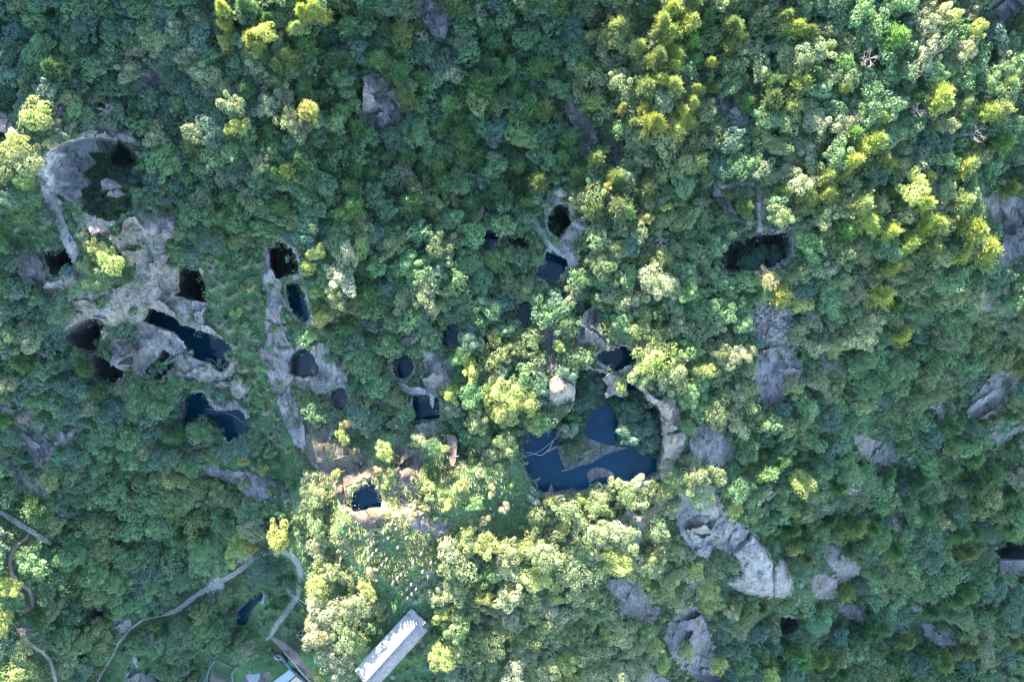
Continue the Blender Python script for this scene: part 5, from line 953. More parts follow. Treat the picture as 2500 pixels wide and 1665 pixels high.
# ------------------------------------------------------------------ notable plants: plan x, y, crown radius (plan units), kind, colour, sunlit
HAND = [
(660,750,11,'S','mid green',0),(668,800,12,'S','olive green',0),(655,850,10,'S','mid green',0),(680,935,12,'S','mid green',0),(700,990,11,'S','olive green',0),(722,1035,13,'S','mid green',0),(662,700,11,'S','mid green',0),(690,872,10,'S','bright green',0),(705,950,9,'G','silvery green',0),(676,840,9,'G','silvery green',0),(540,650,18,'S','mid green',0),(575,765,18,'S','bright green',0),(600,800,20,'S','mid green',0),(590,700,16,'S','olive green',0),(620,820,16,'S','mid green',0),(635,720,16,'S','mid green',0),(612,940,18,'S','mid green',0),(585,930,18,'S','olive green',0),(630,980,18,'S','mid green',0),(655,1100,20,'S','mid green',0),(680,1080,14,'G','silvery green',0),(620,1140,20,'S','mid green',0),(690,1260,20,'S','mid green',0),(655,1300,24,'S','mid green',0),(720,1260,16,'S','olive green',0),(800,880,10,'S','mid green',0),(750,960,12,'S','mid green',0),(770,1060,12,'S','olive green',0),(350,560,10,'S','mid green',0),(340,600,12,'S','olive green',0),(395,700,9,'S','mid green',0),(300,720,10,'S','mid green',0),(435,900,10,'S','mid green',0),(480,910,9,'S','olive green',0),(375,540,9,'S','mid green',0),
(545,690,16,'G','silvery green',0),(560,720,18,'G','pale green',0),(530,740,15,'G','silvery green',0),(610,700,15,'G','straw coloured',0),(600,740,18,'G','silvery green',0),(620,762,16,'G','pale green',0),(560,800,15,'G','silvery green',0),(575,840,15,'G','pale green',0),(520,700,14,'G','silvery green',0),(630,640,14,'G','silvery green',0),(598,645,15,'G','pale green',0),(590,900,14,'G','straw coloured',0),(620,920,17,'G','silvery green',0),(640,955,16,'G','pale green',0),(602,965,15,'G','silvery green',0),(650,1000,16,'G','straw coloured',0),(630,1040,17,'G','silvery green',0),(662,1060,14,'G','pale green',0),(620,1100,15,'G','silvery green',0),(640,1150,14,'G','pale green',0),(690,1180,15,'G','silvery green',0),(705,1230,14,'G','silvery green',0),(560,870,14,'G','pale green',0),(535,790,13,'G','silvery green',0),(580,620,16,'S','mid green',0),(560,660,15,'S','bright green',0),(620,680,14,'S','mid green',0),(640,900,15,'S','bright green',0),(665,970,16,'S','mid green',0),(620,1000,14,'S','bright green',0),(640,1080,15,'S','mid green',0),(610,860,14,'S','mid green',0),(700,1290,18,'S','mid green',0),(730,1300,17,'S','mid green',0),(710,1180,14,'S','bright green',0),(660,1200,20,'S','mid green',0),(650,1250,22,'S','mid green',0),(600,1180,18,'S','olive green',0),(675,1130,14,'S','mid green',0),(655,1460,16,'S','mid green',0),(670,1490,14,'S','bright green',0),(640,1520,18,'S','mid green',0),(600,1545,18,'S','mid green',0),(720,1500,14,'S','bright green',0),(740,1430,16,'S','mid green',0),(745,1490,16,'S','mid green',0),
(90,282,42,'B','yellow green',1),(870,1100,12,'S','straw coloured',1),(895,1060,13,'S','straw coloured',1),(920,1150,14,'S','straw coloured',1),(940,1190,14,'S','yellow green',1),(1010,1240,16,'S','straw coloured',1),(1050,1190,18,'S','yellow green',1),(1090,1230,20,'S','yellow green',1),(1120,1190,18,'S','yellow green',1),(1140,1240,16,'S','bright green',1),(1170,1160,14,'S','straw coloured',1),(1200,1200,16,'S','straw coloured',1),(1230,1240,18,'S','straw coloured',1),(1250,1180,12,'S','yellow green',1),(1060,1160,12,'S','yellow green',1),(1180,1270,18,'S','straw coloured',1),(1150,1120,14,'S','yellow green',1),(30,350,34,'B','yellow green',1),(75,385,40,'B','pale green',1),(22,420,30,'B','olive green',1),(70,440,26,'B','bright green',1),(20,490,36,'B','dark teal',0),(130,300,18,'S','straw coloured',1),(118,345,20,'S','straw coloured',1),
(235,612,30,'F','yellow green',1),(270,640,34,'B','yellow green',1),(225,655,28,'B','olive green',1),(300,640,20,'S','golden yellow',1),(200,570,16,'S','straw coloured',1),(215,690,24,'S','cream tipped',0),(160,660,18,'S','dark teal',0),
(250,268,24,'D','pale grey',0),(392,400,42,'B','mid green',0),(375,385,24,'B','mid green',0),(465,360,30,'P','olive green',0),(470,400,26,'P','bright green',0),(330,250,22,'P','deep green',0),
(555,255,34,'F','cream tipped',1),(570,300,26,'B','yellow green',1),(545,330,20,'S','yellow green',0),(700,280,34,'F','cream tipped',1),(760,268,28,'F','yellow green',1),(740,310,30,'F','cream tipped',1),(620,400,28,'F','cream tipped',1),(700,415,26,'P','yellow green',1),(710,520,22,'B','yellow green',0),(720,555,20,'S','yellow green',0),
(530,20,26,'P','yellow green',1),(560,60,20,'P','yellow green',1),(555,100,18,'P','golden yellow',1),(620,95,30,'P','yellow green',1),(650,70,26,'F','yellow green',1),(672,85,18,'S','golden yellow',1),(618,115,22,'P','pale green',1),(745,25,28,'P','yellow green',1),(790,20,30,'P','yellow green',1),(715,55,22,'P','pale green',1),(820,60,30,'P','deep green',0),
(142,18,20,'B','mid green',0),(180,52,32,'B','mid green',0),
(1655,15,32,'P','yellow green',1),(1680,50,34,'P','yellow green',1),(1650,75,30,'P','yellow green',1),(1625,90,26,'P','pale green',1),(1695,95,26,'P','bright green',1),(1645,130,26,'P','yellow green',1),(1650,160,24,'P','yellow green',1),(1620,190,28,'P','yellow green',1),(1655,200,28,'P','yellow green',1),(1695,210,20,'P','yellow green',1),(1690,240,24,'P','yellow green',1),(1660,270,26,'P','yellow green',1),(1600,300,30,'P','yellow green',1),(1640,310,34,'P','yellow green',1),(1690,290,26,'P','yellow green',1),(1570,260,20,'P','yellow green',1),(1525,265,18,'P','golden yellow',1),(1570,295,18,'P','pale green',1),
(1482,460,17,'F','golden yellow',1),(1430,412,9,'S','golden yellow',1),(1745,148,22,'P','yellow green',1),(1935,60,30,'P','yellow green',1),(1455,30,20,'B','pale green',0),(1440,150,26,'P','mid green',0),
(2070,150,24,'B','bright green',1),(2000,130,40,'B','silvery green',1),(2130,140,34,'D','pale grey',1),(2180,232,20,'D','pale grey',1),(2290,420,18,'D','pale grey',1),(2240,265,26,'D','pale grey',0),(2305,30,26,'F','silvery green',1),(2190,75,34,'P','bright green',1),(2320,50,26,'B','yellow green',1),(2400,78,26,'B','yellow green',1),(2260,60,38,'B','silvery green',1),(2270,130,42,'B','silvery green',1),(2345,130,40,'B','silvery green',1),(2240,150,30,'B','pale green',1),
(1990,300,36,'B','silvery green',1),(2045,300,34,'B','silvery green',1),(2065,220,22,'P','yellow green',1),(2080,320,26,'P','bright green',1),(2150,290,32,'P','yellow green',1),(2130,345,34,'P','yellow green',1),(2310,225,36,'P','yellow green',1),(2370,250,28,'P','pale green',1),(2415,265,32,'P','yellow green',1),(2390,320,40,'D','pale grey',1),(2370,400,34,'P','yellow green',1),(2450,340,30,'P','bright green',1),(2480,200,34,'P','pale green',1),(2470,270,34,'P','pale green',1),(2365,398,30,'B','bright green',1),(2470,100,28,'B','mid green',0),
(1958,445,40,'B','silvery green',1),(1925,470,24,'P','yellow green',1),(1890,430,22,'F','pale green',1),(2090,380,34,'P','yellow green',1),(2070,420,26,'P','yellow green',1),(2100,355,26,'P','yellow green',1),(2180,400,28,'P','yellow green',1),(2035,465,30,'P','yellow green',1),(2230,460,44,'B','yellow green',1),(2250,500,36,'P','yellow green',1),(2110,490,38,'P','pale green',1),(2160,500,34,'P','pale green',1),(2080,560,36,'P','bright green',1),(2130,540,36,'P','yellow green',1),(2350,490,34,'P','pale green',1),(2380,550,40,'P','yellow green',1),(2310,540,40,'P','yellow green',1),(2240,590,34,'P','yellow green',1),(2290,600,34,'P','olive green',1),(2430,600,42,'P','yellow green',1),(2360,620,30,'P','yellow green',1),(2200,650,30,'P','yellow green',1),(2210,640,26,'P','pale green',1),(2260,550,30,'P','yellow green',1),(2190,560,30,'P','yellow green',1),(2150,725,36,'P','yellow green',1),(2205,825,32,'P','yellow green',1),(2110,830,36,'F','silvery green',1),(2010,660,30,'F','silvery green',1),(2060,680,26,'F','pale green',1),(2010,530,34,'F','pale green',1),(1960,560,26,'F','pale green',1),
(1885,680,28,'B','straw coloured',1),(1905,720,32,'P','yellow green',1),(1960,740,28,'F','yellow green',1),(1750,860,36,'B','olive green',1),(1830,860,24,'B','silvery green',1),(1760,790,30,'F','pale green',1),(1985,850,30,'F','silvery green',1),(2030,855,22,'B','yellow green',1),(1960,800,22,'F','pale green',1),(1945,945,26,'B','yellow green',1),
(840,620,30,'F','silvery green',1),(785,612,24,'F','yellow green',1),(765,655,20,'B','yellow green',1),(840,680,40,'F','silvery green',1),(820,720,30,'F','cream tipped',1),(880,600,30,'F','bright green',0),(1040,720,42,'F','cream tipped',1),(795,780,22,'F','yellow green',1),(1060,760,20,'F','yellow green',0),
(1612,594,22,'D','pale grey',1),(1645,610,26,'B','olive green',1),(1580,680,44,'B','silvery green',1),(1620,700,36,'B','silvery green',1),(1480,715,34,'F','cream tipped',1),(1540,730,36,'F','cream tipped',1),(1460,740,24,'B','bright green',0),(1510,560,24,'F','cream tipped',1),(1570,530,20,'F','yellow green',1),(1615,505,16,'B','yellow green',1),
(1615,870,52,'B','yellow green',1),(1650,920,44,'B','pale green',1),(1580,850,36,'B','pale green',1),(1575,905,40,'B','pale green',1),(1715,910,36,'B','yellow green',1),(1680,965,34,'B','bright green',1),(1790,870,34,'B','silvery green',1),(1680,1045,26,'B','bright green',1),(1518,940,20,'B','yellow green',1),(1358,850,18,'B','yellow green',1),(1395,890,18,'B','yellow green',1),(1315,915,18,'F','silvery green',1),
(1250,960,42,'B','yellow green',1),(1200,950,32,'B','yellow green',1),(1290,980,38,'B','yellow green',1),(1240,1010,36,'B','yellow green',1),(1300,1035,30,'B','yellow green',1),(1210,1000,34,'B','yellow green',1),(1185,1070,30,'B','bright green',1),(1150,900,30,'F','yellow green',1),(1110,960,22,'B','yellow green',1),(1240,1080,34,'B','olive green',0),(1130,870,26,'B','bright green',0),
(835,1060,22,'B','yellow green',1),(845,1035,18,'F','straw coloured',1),(940,1100,28,'B','yellow green',1),(818,1160,15,'B','yellow green',1),(905,980,16,'S','yellow green',0),(960,1000,16,'S','yellow green',0),(1075,1095,16,'B','yellow green',1),
(820,715,20,'F','silvery green',1),(588,1130,15,'B','golden yellow',1),(672,1305,36,'B','yellow green',1),(595,1340,34,'B','yellow green',1),(610,1345,22,'F','golden yellow',1),(640,1140,18,'S','yellow green',0),
(20,1435,26,'B','yellow green',1),(5,1510,40,'B','yellow green',1),(55,1585,34,'B','pale green',1),(30,1640,44,'B','yellow green',1),(90,1650,36,'B','olive green',1),(500,1545,40,'B','mid green',0),(480,1340,34,'B','mid green',0),(640,1390,44,'B','dark teal',0),
(1460,945,14,'S','deep green',0),(1400,1100,26,'B','mid green',0),(1438,1105,24,'S','silvery green',0),(1420,1088,14,'S','yellow green',1),(1385,1050,26,'S','silvery green',0),(1405,1030,24,'S','mid green',0),(1440,940,32,'B','dark teal',0),(1430,980,30,'B','dark teal',0),(1455,920,26,'B','dark teal',0),(1540,1000,34,'B','dark teal',0),(1575,1040,34,'B','dark teal',0),(1545,1060,32,'B','dark teal',0),(1590,1080,28,'B','dark teal',0),(1525,1030,24,'S','silvery green',0),(1560,975,28,'B','dark teal',0),(1495,1180,20,'S','pale green',1),
(490,1050,36,'B','mid green',0),(520,1065,22,'B','mid green',0),(455,1078,20,'B','dark teal',0),(1352,548,18,'B','dark teal',0),(1850,630,26,'B','dark teal',0),(1890,625,24,'B','dark teal',0),(1820,640,24,'B','dark teal',0),(258,835,24,'B','mid green',0),(268,810,20,'B','mid green',0),
(1210,635,28,'B','bright green',0),(1240,622,24,'B','olive green',0),
(1790,1240,26,'B','yellow green',1),(1810,1268,18,'B','bright green',1),(1830,1140,22,'B','yellow green',1),(1950,1180,36,'B','yellow green',1),(1985,1210,28,'B','pale green',1),(1875,1200,24,'F','silvery green',1),(1935,1250,22,'B','yellow green',1),(1800,1040,30,'F','silvery green',1),(1690,1210,40,'B','pale green',1),(1650,1160,30,'B','pale green',1),(1725,1430,32,'B','yellow green',1),(1735,1470,34,'B','yellow green',1),(1780,1490,24,'F','silvery green',1),(1670,1590,26,'B','yellow green',1),(1765,1620,26,'B','yellow green',1),(1870,1665,28,'B','yellow green',1),(1600,1570,30,'B','yellow green',1),(1570,1630,30,'B','pale green',1),(1935,1345,22,'B','yellow green',1),
(1500,1380,38,'B','yellow green',1),(1470,1230,34,'B','pale green',1),(1440,1300,40,'B','pale green',1),(1380,1250,36,'B','pale green',1),(1540,1320,34,'B','pale green',1),(1600,1340,38,'B','olive green',1),(1650,1400,34,'B','pale green',1),(1165,1230,20,'B','bright green',1),(1045,1308,14,'S','bright green',1),(1140,1300,20,'B','yellow green',1),(1200,1330,36,'B','yellow green',1),(1190,1400,34,'B','bright green',1),(1240,1390,34,'B','silvery green',1),(1225,1450,38,'B','silvery green',1),(1250,1500,34,'B','silvery green',1),(1290,1500,34,'B','olive green',1),(1330,1350,44,'B','pale green',1),(1390,1400,44,'B','pale green',1),(1130,1380,42,'B','pale green',1),(1100,1440,36,'B','pale green',1),(1180,1470,30,'B','yellow green',1),(1130,1530,40,'B','olive green',1),(1200,1570,42,'B','pale green',1),(1080,1600,42,'B','yellow green',1),(1140,1640,26,'D','pale grey',1),(1250,1640,40,'B','silvery green',1),(1330,1620,44,'B','pale green',1),(1300,1560,36,'B','olive green',1),
(1075,1505,28,'B','yellow green',1),(895,1440,28,'B','yellow green',1),(860,1470,44,'B','pale green',1),(800,1500,40,'B','silvery green',1),(840,1540,40,'B','pale green',1),(780,1430,28,'B','yellow green',1),(770,1560,36,'B','silvery green',1),(880,1570,28,'B','yellow green',1),(810,1610,44,'B','silvery green',1),(770,1640,26,'B','yellow green',1),(790,1380,22,'B','yellow green',1),(900,1530,20,'S','bright green',1),(930,1500,18,'S','yellow green',1),(885,1555,18,'S','yellow green',1),(960,1475,18,'S','bright green',1),(850,1650,30,'B','silvery green',1),(905,1400,20,'S','straw coloured',1),
(1210,1520,26,'B','silvery green',0),(900,425,22,'P','mid green',0),(1268,320,44,'B','bright green',0),(1275,345,30,'B','yellow green',0),(925,370,22,'S','bright green',0),(1165,400,20,'P','bright green',0),(1030,85,22,'D','pale grey',0),(1115,150,16,'D','pale grey',0),(1475,225,14,'D','pale grey',0),(1225,380,14,'D','pale grey',0),(1020,1560,10,'G','straw coloured',1),
(2060,340,20,'D','pale grey',1),(2410,1300,24,'B','deep green',0),(1555,1175,24,'F','silvery green',1),(1520,1200,26,'B','pale green',1),(1450,1210,28,'B','pale green',1),(1420,1225,24,'B','yellow green',1),(1600,1220,26,'F','pale green',1),
]
PL = []   # placed: x, y, r, kind, colour, lit
def base_z(x, y):
    for poly, z in LAND:
        if float(sdf(np.array([x]), np.array([y]), poly)[0]) < 0: return z
    if float(sdf(np.array([x]), np.array([y]), BOWL)[0]) < 0: return BOWLZ(x, y)
    return g1(x, y)
for h in HAND: PL.append(list(h))
arr = [(h[0], h[1], h[2]) for h in HAND]
AX = np.zeros(9000); AY = np.zeros(9000); AR = np.zeros(9000); na = 0
for a in arr: AX[na], AY[na], AR[na] = a; na += 1
def mix_at(x, y):
    """what grows here: kind weights and colours, by part of the hillside"""
    n = float(vnoise(np.array([x]), np.array([y]), 120, 61)[0]); m_ = float(vnoise(np.array([x]), np.array([y]), 60, 62)[0])
    if x > 1850 and y > 1000: K = 'BBPF' if n > .45 else 'BPBG'
    elif y < 520 and 550 < x < 1850: K = 'PPBB' if n > .42 else 'BBPF'
    elif x > 1850 and y < 720: K = 'PBBF' if n > .5 else 'BFBB'
    elif 1400 < x < 2100 and 500 < y < 1100: K = 'FBBF'
    elif y > 1150 and 750 < x < 1750: K = 'BBBF'
    else: K = 'BBBBF' if m_ > .3 else 'BBPB'
    k = random.choice(K)
    if k == 'G': k = 'B'
    if y > 1150 and 750 < x < 1750: c = random.choice(['pale green', 'yellow green', 'silvery green', 'pale green', 'pale green', 'olive green'])
    elif x > 1850 and y > 1000: c = random.choice(['deep green', 'mid green', 'dark teal', 'olive green'])
    elif x > 1400 and y < 1100: c = ['dark teal', 'mid green', 'olive green', 'pale green'][int(n * 3.99)] if random.random() < .6 else random.choice(['mid green', 'dark teal', 'olive green', 'deep green', 'pale green', 'cream tipped'])
    elif x < 560 and y < 1100: c = random.choice(['dark teal', 'dark teal', 'mid green', 'deep green'])
    else: c = ['dark teal', 'deep green', 'mid green', 'olive green'][int(n * 3.99 * .999)] if random.random() < .62 else random.choice(['dark teal', 'deep green', 'mid green', 'olive green'])
    if k == 'F' and c in ('dark teal', 'deep green'): c = 'cream tipped'
    if k == 'P' and c == 'dark teal': c = 'deep green'
    return k, c
counts = {}
for rad, tries in ((32, 4500), (25, 10000), (19, 16000), (14, 17000)):
    xx = rng.uniform(-35, 2535, tries); yy = rng.uniform(-35, 1700, tries); r_ = rad * rng.uniform(.85, 1.15, tries)
    fr = np.minimum(np.minimum(look(R_PIT, xx, yy), look(R_ROCK, xx, yy)), np.minimum(look(R_PATH, xx, yy) * .85, look(R_BLD, xx, yy)))
    ok = (fr > r_ * .74) & (look(R_CLEAR, xx, yy) > r_ * .3)
    for x, y, r in zip(xx[ok], yy[ok], r_[ok]):
        d = np.hypot(AX[:na] - x, AY[:na] - y)
        if (d < (AR[:na] + r) * .56).any(): continue
        AX[na], AY[na], AR[na] = x, y, r; na += 1
        k, c = mix_at(x, y)
        if rad < 20 and k in 'BF' and random.random() < .75: k = 'S'
        PL.append([x, y, r, k, c, 0])
# bushes and grass tufts on open ground
for tries, kind, rmin, rmax, f in ((2600, 'S', 7, 13, .75), (4500, 'G', 7, 14, .7)):
    xx = rng.uniform(-20, 2520, tries); yy = rng.uniform(-20, 1690, tries)
    pit = look(R_PIT, xx, yy); rock = look(R_ROCK, xx, yy); path = look(R_PATH, xx, yy); bl = look(R_BLD, xx, yy); cl_ = look(R_CLEAR, xx, yy)
    ok = (pit > 6) & ((rock > 3) | ((rng.random(tries) < .22) & (kind == 'G'))) & (path > 5) & (bl > 6)
    for x, y, c_ in zip(xx[ok], yy[ok], cl_[ok]):
        if kind == 'G' and c_ > 0 and random.random() < .55: continue
        r = random.uniform(rmin, rmax); d = np.hypot(AX[:na] - x, AY[:na] - y)
        if (d < (AR[:na] + r) * f).any(): continue
        if na >= 8990: break
        AX[na], AY[na], AR[na] = x, y, r; na += 1
        sunny = 740 < x < 1350 and 1060 < y < 1480
        if kind == 'G': c = random.choice(['straw coloured', 'silvery green', 'pale green', 'yellow green']) if sunny else random.choice(['silvery green', 'mid green', 'pale green', 'dark teal'])
        else: c = random.choice(['bright green', 'mid green', 'yellow green', 'olive green']) if sunny else random.choice(['mid green', 'olive green', 'dark teal', 'deep green', 'bright green'])
        PL.append([x, y, r, kind, c, 0])
# a few shrubs that grow on the bare rock
for x, y, r, c in [(235,742,18,'deep green'),(250,730,14,'deep green'),(325,757,13,'mid green'),(270,712,7,'mid green'),(468,778,8,'olive green'),(500,790,9,'deep green'),(410,720,9,'olive green'),(325,810,16,'dark teal'),(330,835,13,'dark teal'),(395,895,16,'deep green'),(375,905,13,'dark teal'),(410,880,15,'dark teal'),(765,905,12,'dark teal'),(206,430,5,'bright green'),(250,500,22,'dark teal'),(290,500,22,'mid green'),(300,450,18,'dark teal'),(320,470,20,'mid green'),(235,475,14,'dark teal'),(270,520,18,'deep green'),(290,425,14,'dark teal'),(225,500,12,'deep green'),(340,440,28,'dark teal'),(345,478,26,'mid green'),(332,515,24,'dark teal'),(305,540,22,'mid green'),(345,402,18,'mid green'),(262,470,18,'mid green'),(300,385,14,'deep green'),(270,425,12,'dark teal'),(700,630,10,'mid green'),(1870,1150,9,'olive green'),(1740,1270,11,'olive green'),(1760,1310,13,'straw coloured'),(1790,1395,16,'straw coloured'),(1770,1350,14,'straw coloured'),(1720,1240,8,'straw coloured'),(925,225,8,'olive green'),(900,280,8,'mid green'),(940,300,7,'mid green'),(1060,930,7,'olive green'),(1075,900,9,'olive green'),(1690,1500,7,'olive green'),(1700,1540,6,'olive green'),(880,1130,9,'straw coloured'),(990,1130,9,'straw coloured'),(1005,1170,10,'straw coloured'),(1095,1100,6,'straw coloured'),(560,1180,7,'olive green'),(640,1190,7,'mid green'),(820,900,6,'olive green'),(775,990,12,'silvery green'),(745,995,14,'dark teal'),(700,850,9,'dark teal')]:
    PL.append([x, y, r, 'S', c, 0])
print('placed', len(PL), {k: sum(1 for p in PL if p[3] == k) for k in 'BPFSGD'})

LM = [(lm, sum(q[0] for q in p) / len(p), sum(q[1] for q in p) / len(p)) for n_, p, _, _, _, _, lm in PITS] + [(r[5], sum(q[0] for q in r[1]) / len(r[1]), sum(q[1] for q in r[1]) / len(r[1])) for r in ROCKS if r[5]] + [
 ('long building', 955, 1570), ('stone post field', 925, 1350), ('path bend', 725, 1400), ('vegetable plot', 545, 1640), ('upper left hollow', 240, 430), ('rubble field', 1880, 790), ('masonry platform', 1100, 1095), ('earth path loop', 45, 1380), ('lower left path', 90, 1585)]
def direction(dx, dy):
    a = math.degrees(math.atan2(-dy, dx)) % 360
    return ['right of', 'above right of', 'above', 'above left of', 'left of', 'below left of', 'below', 'below right of'][int((a + 22.5) // 45) % 8]
KN = {'B': ('broadleaf_tree', 'tree', 'leafy tree', 'leafy trees on the quarry hillside'), 'P': ('pine_tree', 'pine tree', 'pine', 'pines on the quarry hillside'), 'F': ('flowering_tree', 'flowering tree', 'flowering tree', 'flower tipped trees on the hillside'),
      'S': ('bush', 'bush', 'bush', 'bushes on the quarry hillside'), 'G': ('grass_clump', 'grass clump', 'grass clump', 'clumps of tall grass'), 'D': ('dead_tree', 'dead tree', 'leafless tree', 'leafless trees in the wood')}
PER = {'B': 300, 'P': 300, 'F': 300, 'S': 300, 'G': 300, 'D': 99}
order = sorted(range(len(PL)), key=lambda i: -PL[i][2] - (50 if i < len(HAND) else 0)); used = {}; indiv = []; rest = []
for i in order:
    x, y, r, k = PL[i][:4]
    vis = -10 < x < 2510 and -10 < y < 1675
    if vis and used.get(k, 0) < PER[k]: used[k] = used.get(k, 0) + 1; indiv.append(i)
    else: rest.append(i)
lab = {}
for i in indiv:
    x, y, r, k, c, lit = PL[i]; bl = min(LM, key=lambda l: math.hypot(l[1] - x, l[2] - y)); d = math.hypot(bl[1] - x, bl[2] - y)
    lab.setdefault((k, c, direction(x - bl[1], y - bl[2]), bl[0]), []).append((d, i))
LABEL = {}
for (k, c, dr, lm), lst in lab.items():
    lst.sort()
    for q, (d, i) in enumerate(lst):
        rk = '' if len(lst) == 1 else (', nearest' if q == 0 else f', {ORD[q]} nearest' if q < 29 else ', farthest')
        nm = KN[k][2] if k != 'D' else 'leafless'
        LABEL[i] = (f'{c} {nm} {dr} the {lm}{rk}' if k != 'D' else f'pale leafless tree {dr} the {lm}{rk}')
def place_params(i):
    x, y, r, k, c, lit = PL[i]; pr = PROTO[k]; rnd = random.Random(i * 7 + 1); p = pr[rnd.randrange(len(pr))]
    z = base_z(x, y) - .1 + (2.6 if k == 'D' else 0); s = r * MPP * (H - z - p[3] * .7) / H / p[2]; zs = s * rnd.uniform(.85, 1.2)
    if lit and k != 'S':
        xw, yw = P(x, y, z + 5); need = zshadow(xw, yw) + 2.2 - z
        zs = max(zs, min(need / p[3], s * 2.1, 13 / p[3]))
    elif lit: zs *= 1.2
    zc = z + p[3] * zs * .75; X, Y = P(x, y, zc); col = np.array(COLS[c]) * rnd.uniform(.82, 1.2) * np.array([rnd.uniform(.92, 1.1), 1, rnd.uniform(.85, 1.15)])
    q_ = rnd.uniform(.8, 1.25); return p, (X, Y, z), (s * q_, s / q_, zs), rnd.uniform(0, 6.28), col
for i in indiv:
    p, loc, sc_, rz, col = place_params(i); k = PL[i][3]; nm, cat, _, grp = KN[k]; col4 = (float(col[0]), float(col[1]), float(col[2]), 1)
    if p[1] is not None:
        root = empty(nm, loc); root.scale = sc_; root.rotation_euler = (.14 * math.sin(rz * 7), .14 * math.cos(rz * 5), rz)
        cr = bpy.data.objects.new('crown', p[0]); COL.objects.link(cr); cr.parent = root; cr.color = col4
        tr = bpy.data.objects.new('trunk', p[1]); COL.objects.link(tr); tr.parent = root
    else:
        root = bpy.data.objects.new(nm, p[0]); COL.objects.link(root); root.location = loc; root.scale = sc_; root.rotation_euler = (0, 0, rz); root.color = col4
    tag(root, LABEL[i], cat, grp)
# the remaining plants of each kind, one mesh per kind
def merge(idx, name, label, cat, thin=1):
    Vs, Fs, Cs = [], [], []; nv = 0
    for i in idx:
        p, loc, sc_, rz, col = place_params(i); me_ = p[0]; n = len(me_.vertices); v = np.empty(n * 3, np.float32); me_.vertices.foreach_get('co', v); v = v.reshape(-1, 3)
        c = np.empty(n * 4, np.float32)
        if 'tint' in me_.attributes: me_.attributes['tint'].data.foreach_get('color', c)
        else: c[:] = 1
        c = c.reshape(-1, 4)[:, :3]
        if PL[i][3] in 'BPFS' and thin < 1:
            quad = v.reshape(-1, 4, 3); kq = rng.random(len(quad)) < thin; quad = quad[kq]; ctr = quad.mean(1, keepdims=True); v = (ctr + (quad - ctr) * 1.4).reshape(-1, 3); c = c.reshape(-1, 4, 3)[kq].reshape(-1, 3); n = len(v)
            cs_, sn = math.cos(rz), math.sin(rz); w_ = v * np.array(sc_); w_ = np.stack([w_[:, 0] * cs_ - w_[:, 1] * sn, w_[:, 0] * sn + w_[:, 1] * cs_, w_[:, 2]], 1) + np.array(loc)
            Vs.append(w_); Fs.append(np.arange(n).reshape(-1, 4) + nv); Cs.append(c * col); nv += n; continue
        fl = np.empty(len(me_.loops), np.int32); me_.loops.foreach_get('vertex_index', fl); f = fl.reshape(-1, 4)
        cs_, sn = math.cos(rz), math.sin(rz); w_ = v * np.array(sc_); w_ = np.stack([w_[:, 0] * cs_ - w_[:, 1] * sn, w_[:, 0] * sn + w_[:, 1] * cs_, w_[:, 2]], 1) + np.array(loc)
        Vs.append(w_); Fs.append(f + nv); Cs.append(c * col); nv += n
    if not Vs: return
    me_ = npmesh(name, np.concatenate(Vs), np.concatenate(Fs), False, np.concatenate(Cs)); o = link(name, me_, M_LEAF); tag(o, label, cat, kind='stuff')
merge([i for i in rest if PL[i][3] == 'B'], 'broadleaf_wood', 'smaller leafy trees filling the gaps of the wood', 'wood', .4)
merge([i for i in rest if PL[i][3] in 'PF'], 'mixed_wood', 'small pines and flowering trees between the larger ones', 'wood', .5)
merge([i for i in rest if PL[i][3] == 'S'], 'scrub', 'low scrub between the trees', 'scrub', .5)
merge([i for i in rest if PL[i][3] == 'G'], 'tall_grass', 'rough tall grass in clearings and between trees', 'grass')

# vegetable rows
for r, L2 in enumerate(ROWS):
    n = len(L2); v, f, c = leaf_cloud(L2, np.tile([[0, 0, 1.0]], (n, 1)), rng.uniform(.1, .2, n), tipmix(rng.uniform(.7, 1.3, n), np.zeros(n)) * np.array([.06, .14, .05]))
    tag(link('vegetable_row', fmesh('vegetable_row', (v, f, c))), f'row of green vegetables, {ORD[r]} from the left in the plot', 'vegetables', 'rows of the vegetable plot')

# ------------------------------------------------------------------ undergrowth
nC = 22000; xx = rng.uniform(-90, 2590, nC); yy = rng.uniform(-90, 1760, nC)
pit = look(R_PIT, xx, yy); rock = look(R_ROCK, xx, yy); path = look(R_PATH, xx, yy); bl = look(R_BLD, xx, yy); clr = look(R_CLEAR, xx, yy)
bare = sstep(.66, .8, fbm(xx, yy, 130, 41))
ok = ((pit > 3) | ((pit > -2.5) & (rng.random(nC) < .5))) & (path > 3) & (bl > 0) & ((rock > 2) | (rng.random(nC) < .30)) & (rng.random(nC) > bare * .6)
xx, yy, clr = xx[ok], yy[ok], clr[ok]; n = len(xx); z = ground(xx, yy); per = 34
low = clr < 0; z = z + np.where(low, 0, rng.uniform(0, 2.4, n) * (look(R_ROCK, xx, yy) > 8) * (look(R_PIT, xx, yy) > 10)); rc_ = np.where(low, rng.uniform(1.2, 2.4, n), rng.uniform(.8, 2.0, n))
hh = np.where(low, rng.uniform(.12, .3, n), .8 * rc_)
k = (H - z) / H; cxw = (xx - 1250) * MPP * k; cyw = (832.5 - yy) * MPP * k
pal = np.array([(.055, .125, .085), (.055, .135, .060), (.085, .175, .070), (.12, .165, .065), (.105, .150, .095)])
ci = (vnoise(xx, yy, 70, 91) * 3.2 + rng.uniform(0, 1.8, n)).astype(int) % 5; cc = pal[ci] * rng.uniform(.75, 1.25, (n, 1))
cc[low] = cc[low] * np.array([1.0, 1.15, .9])
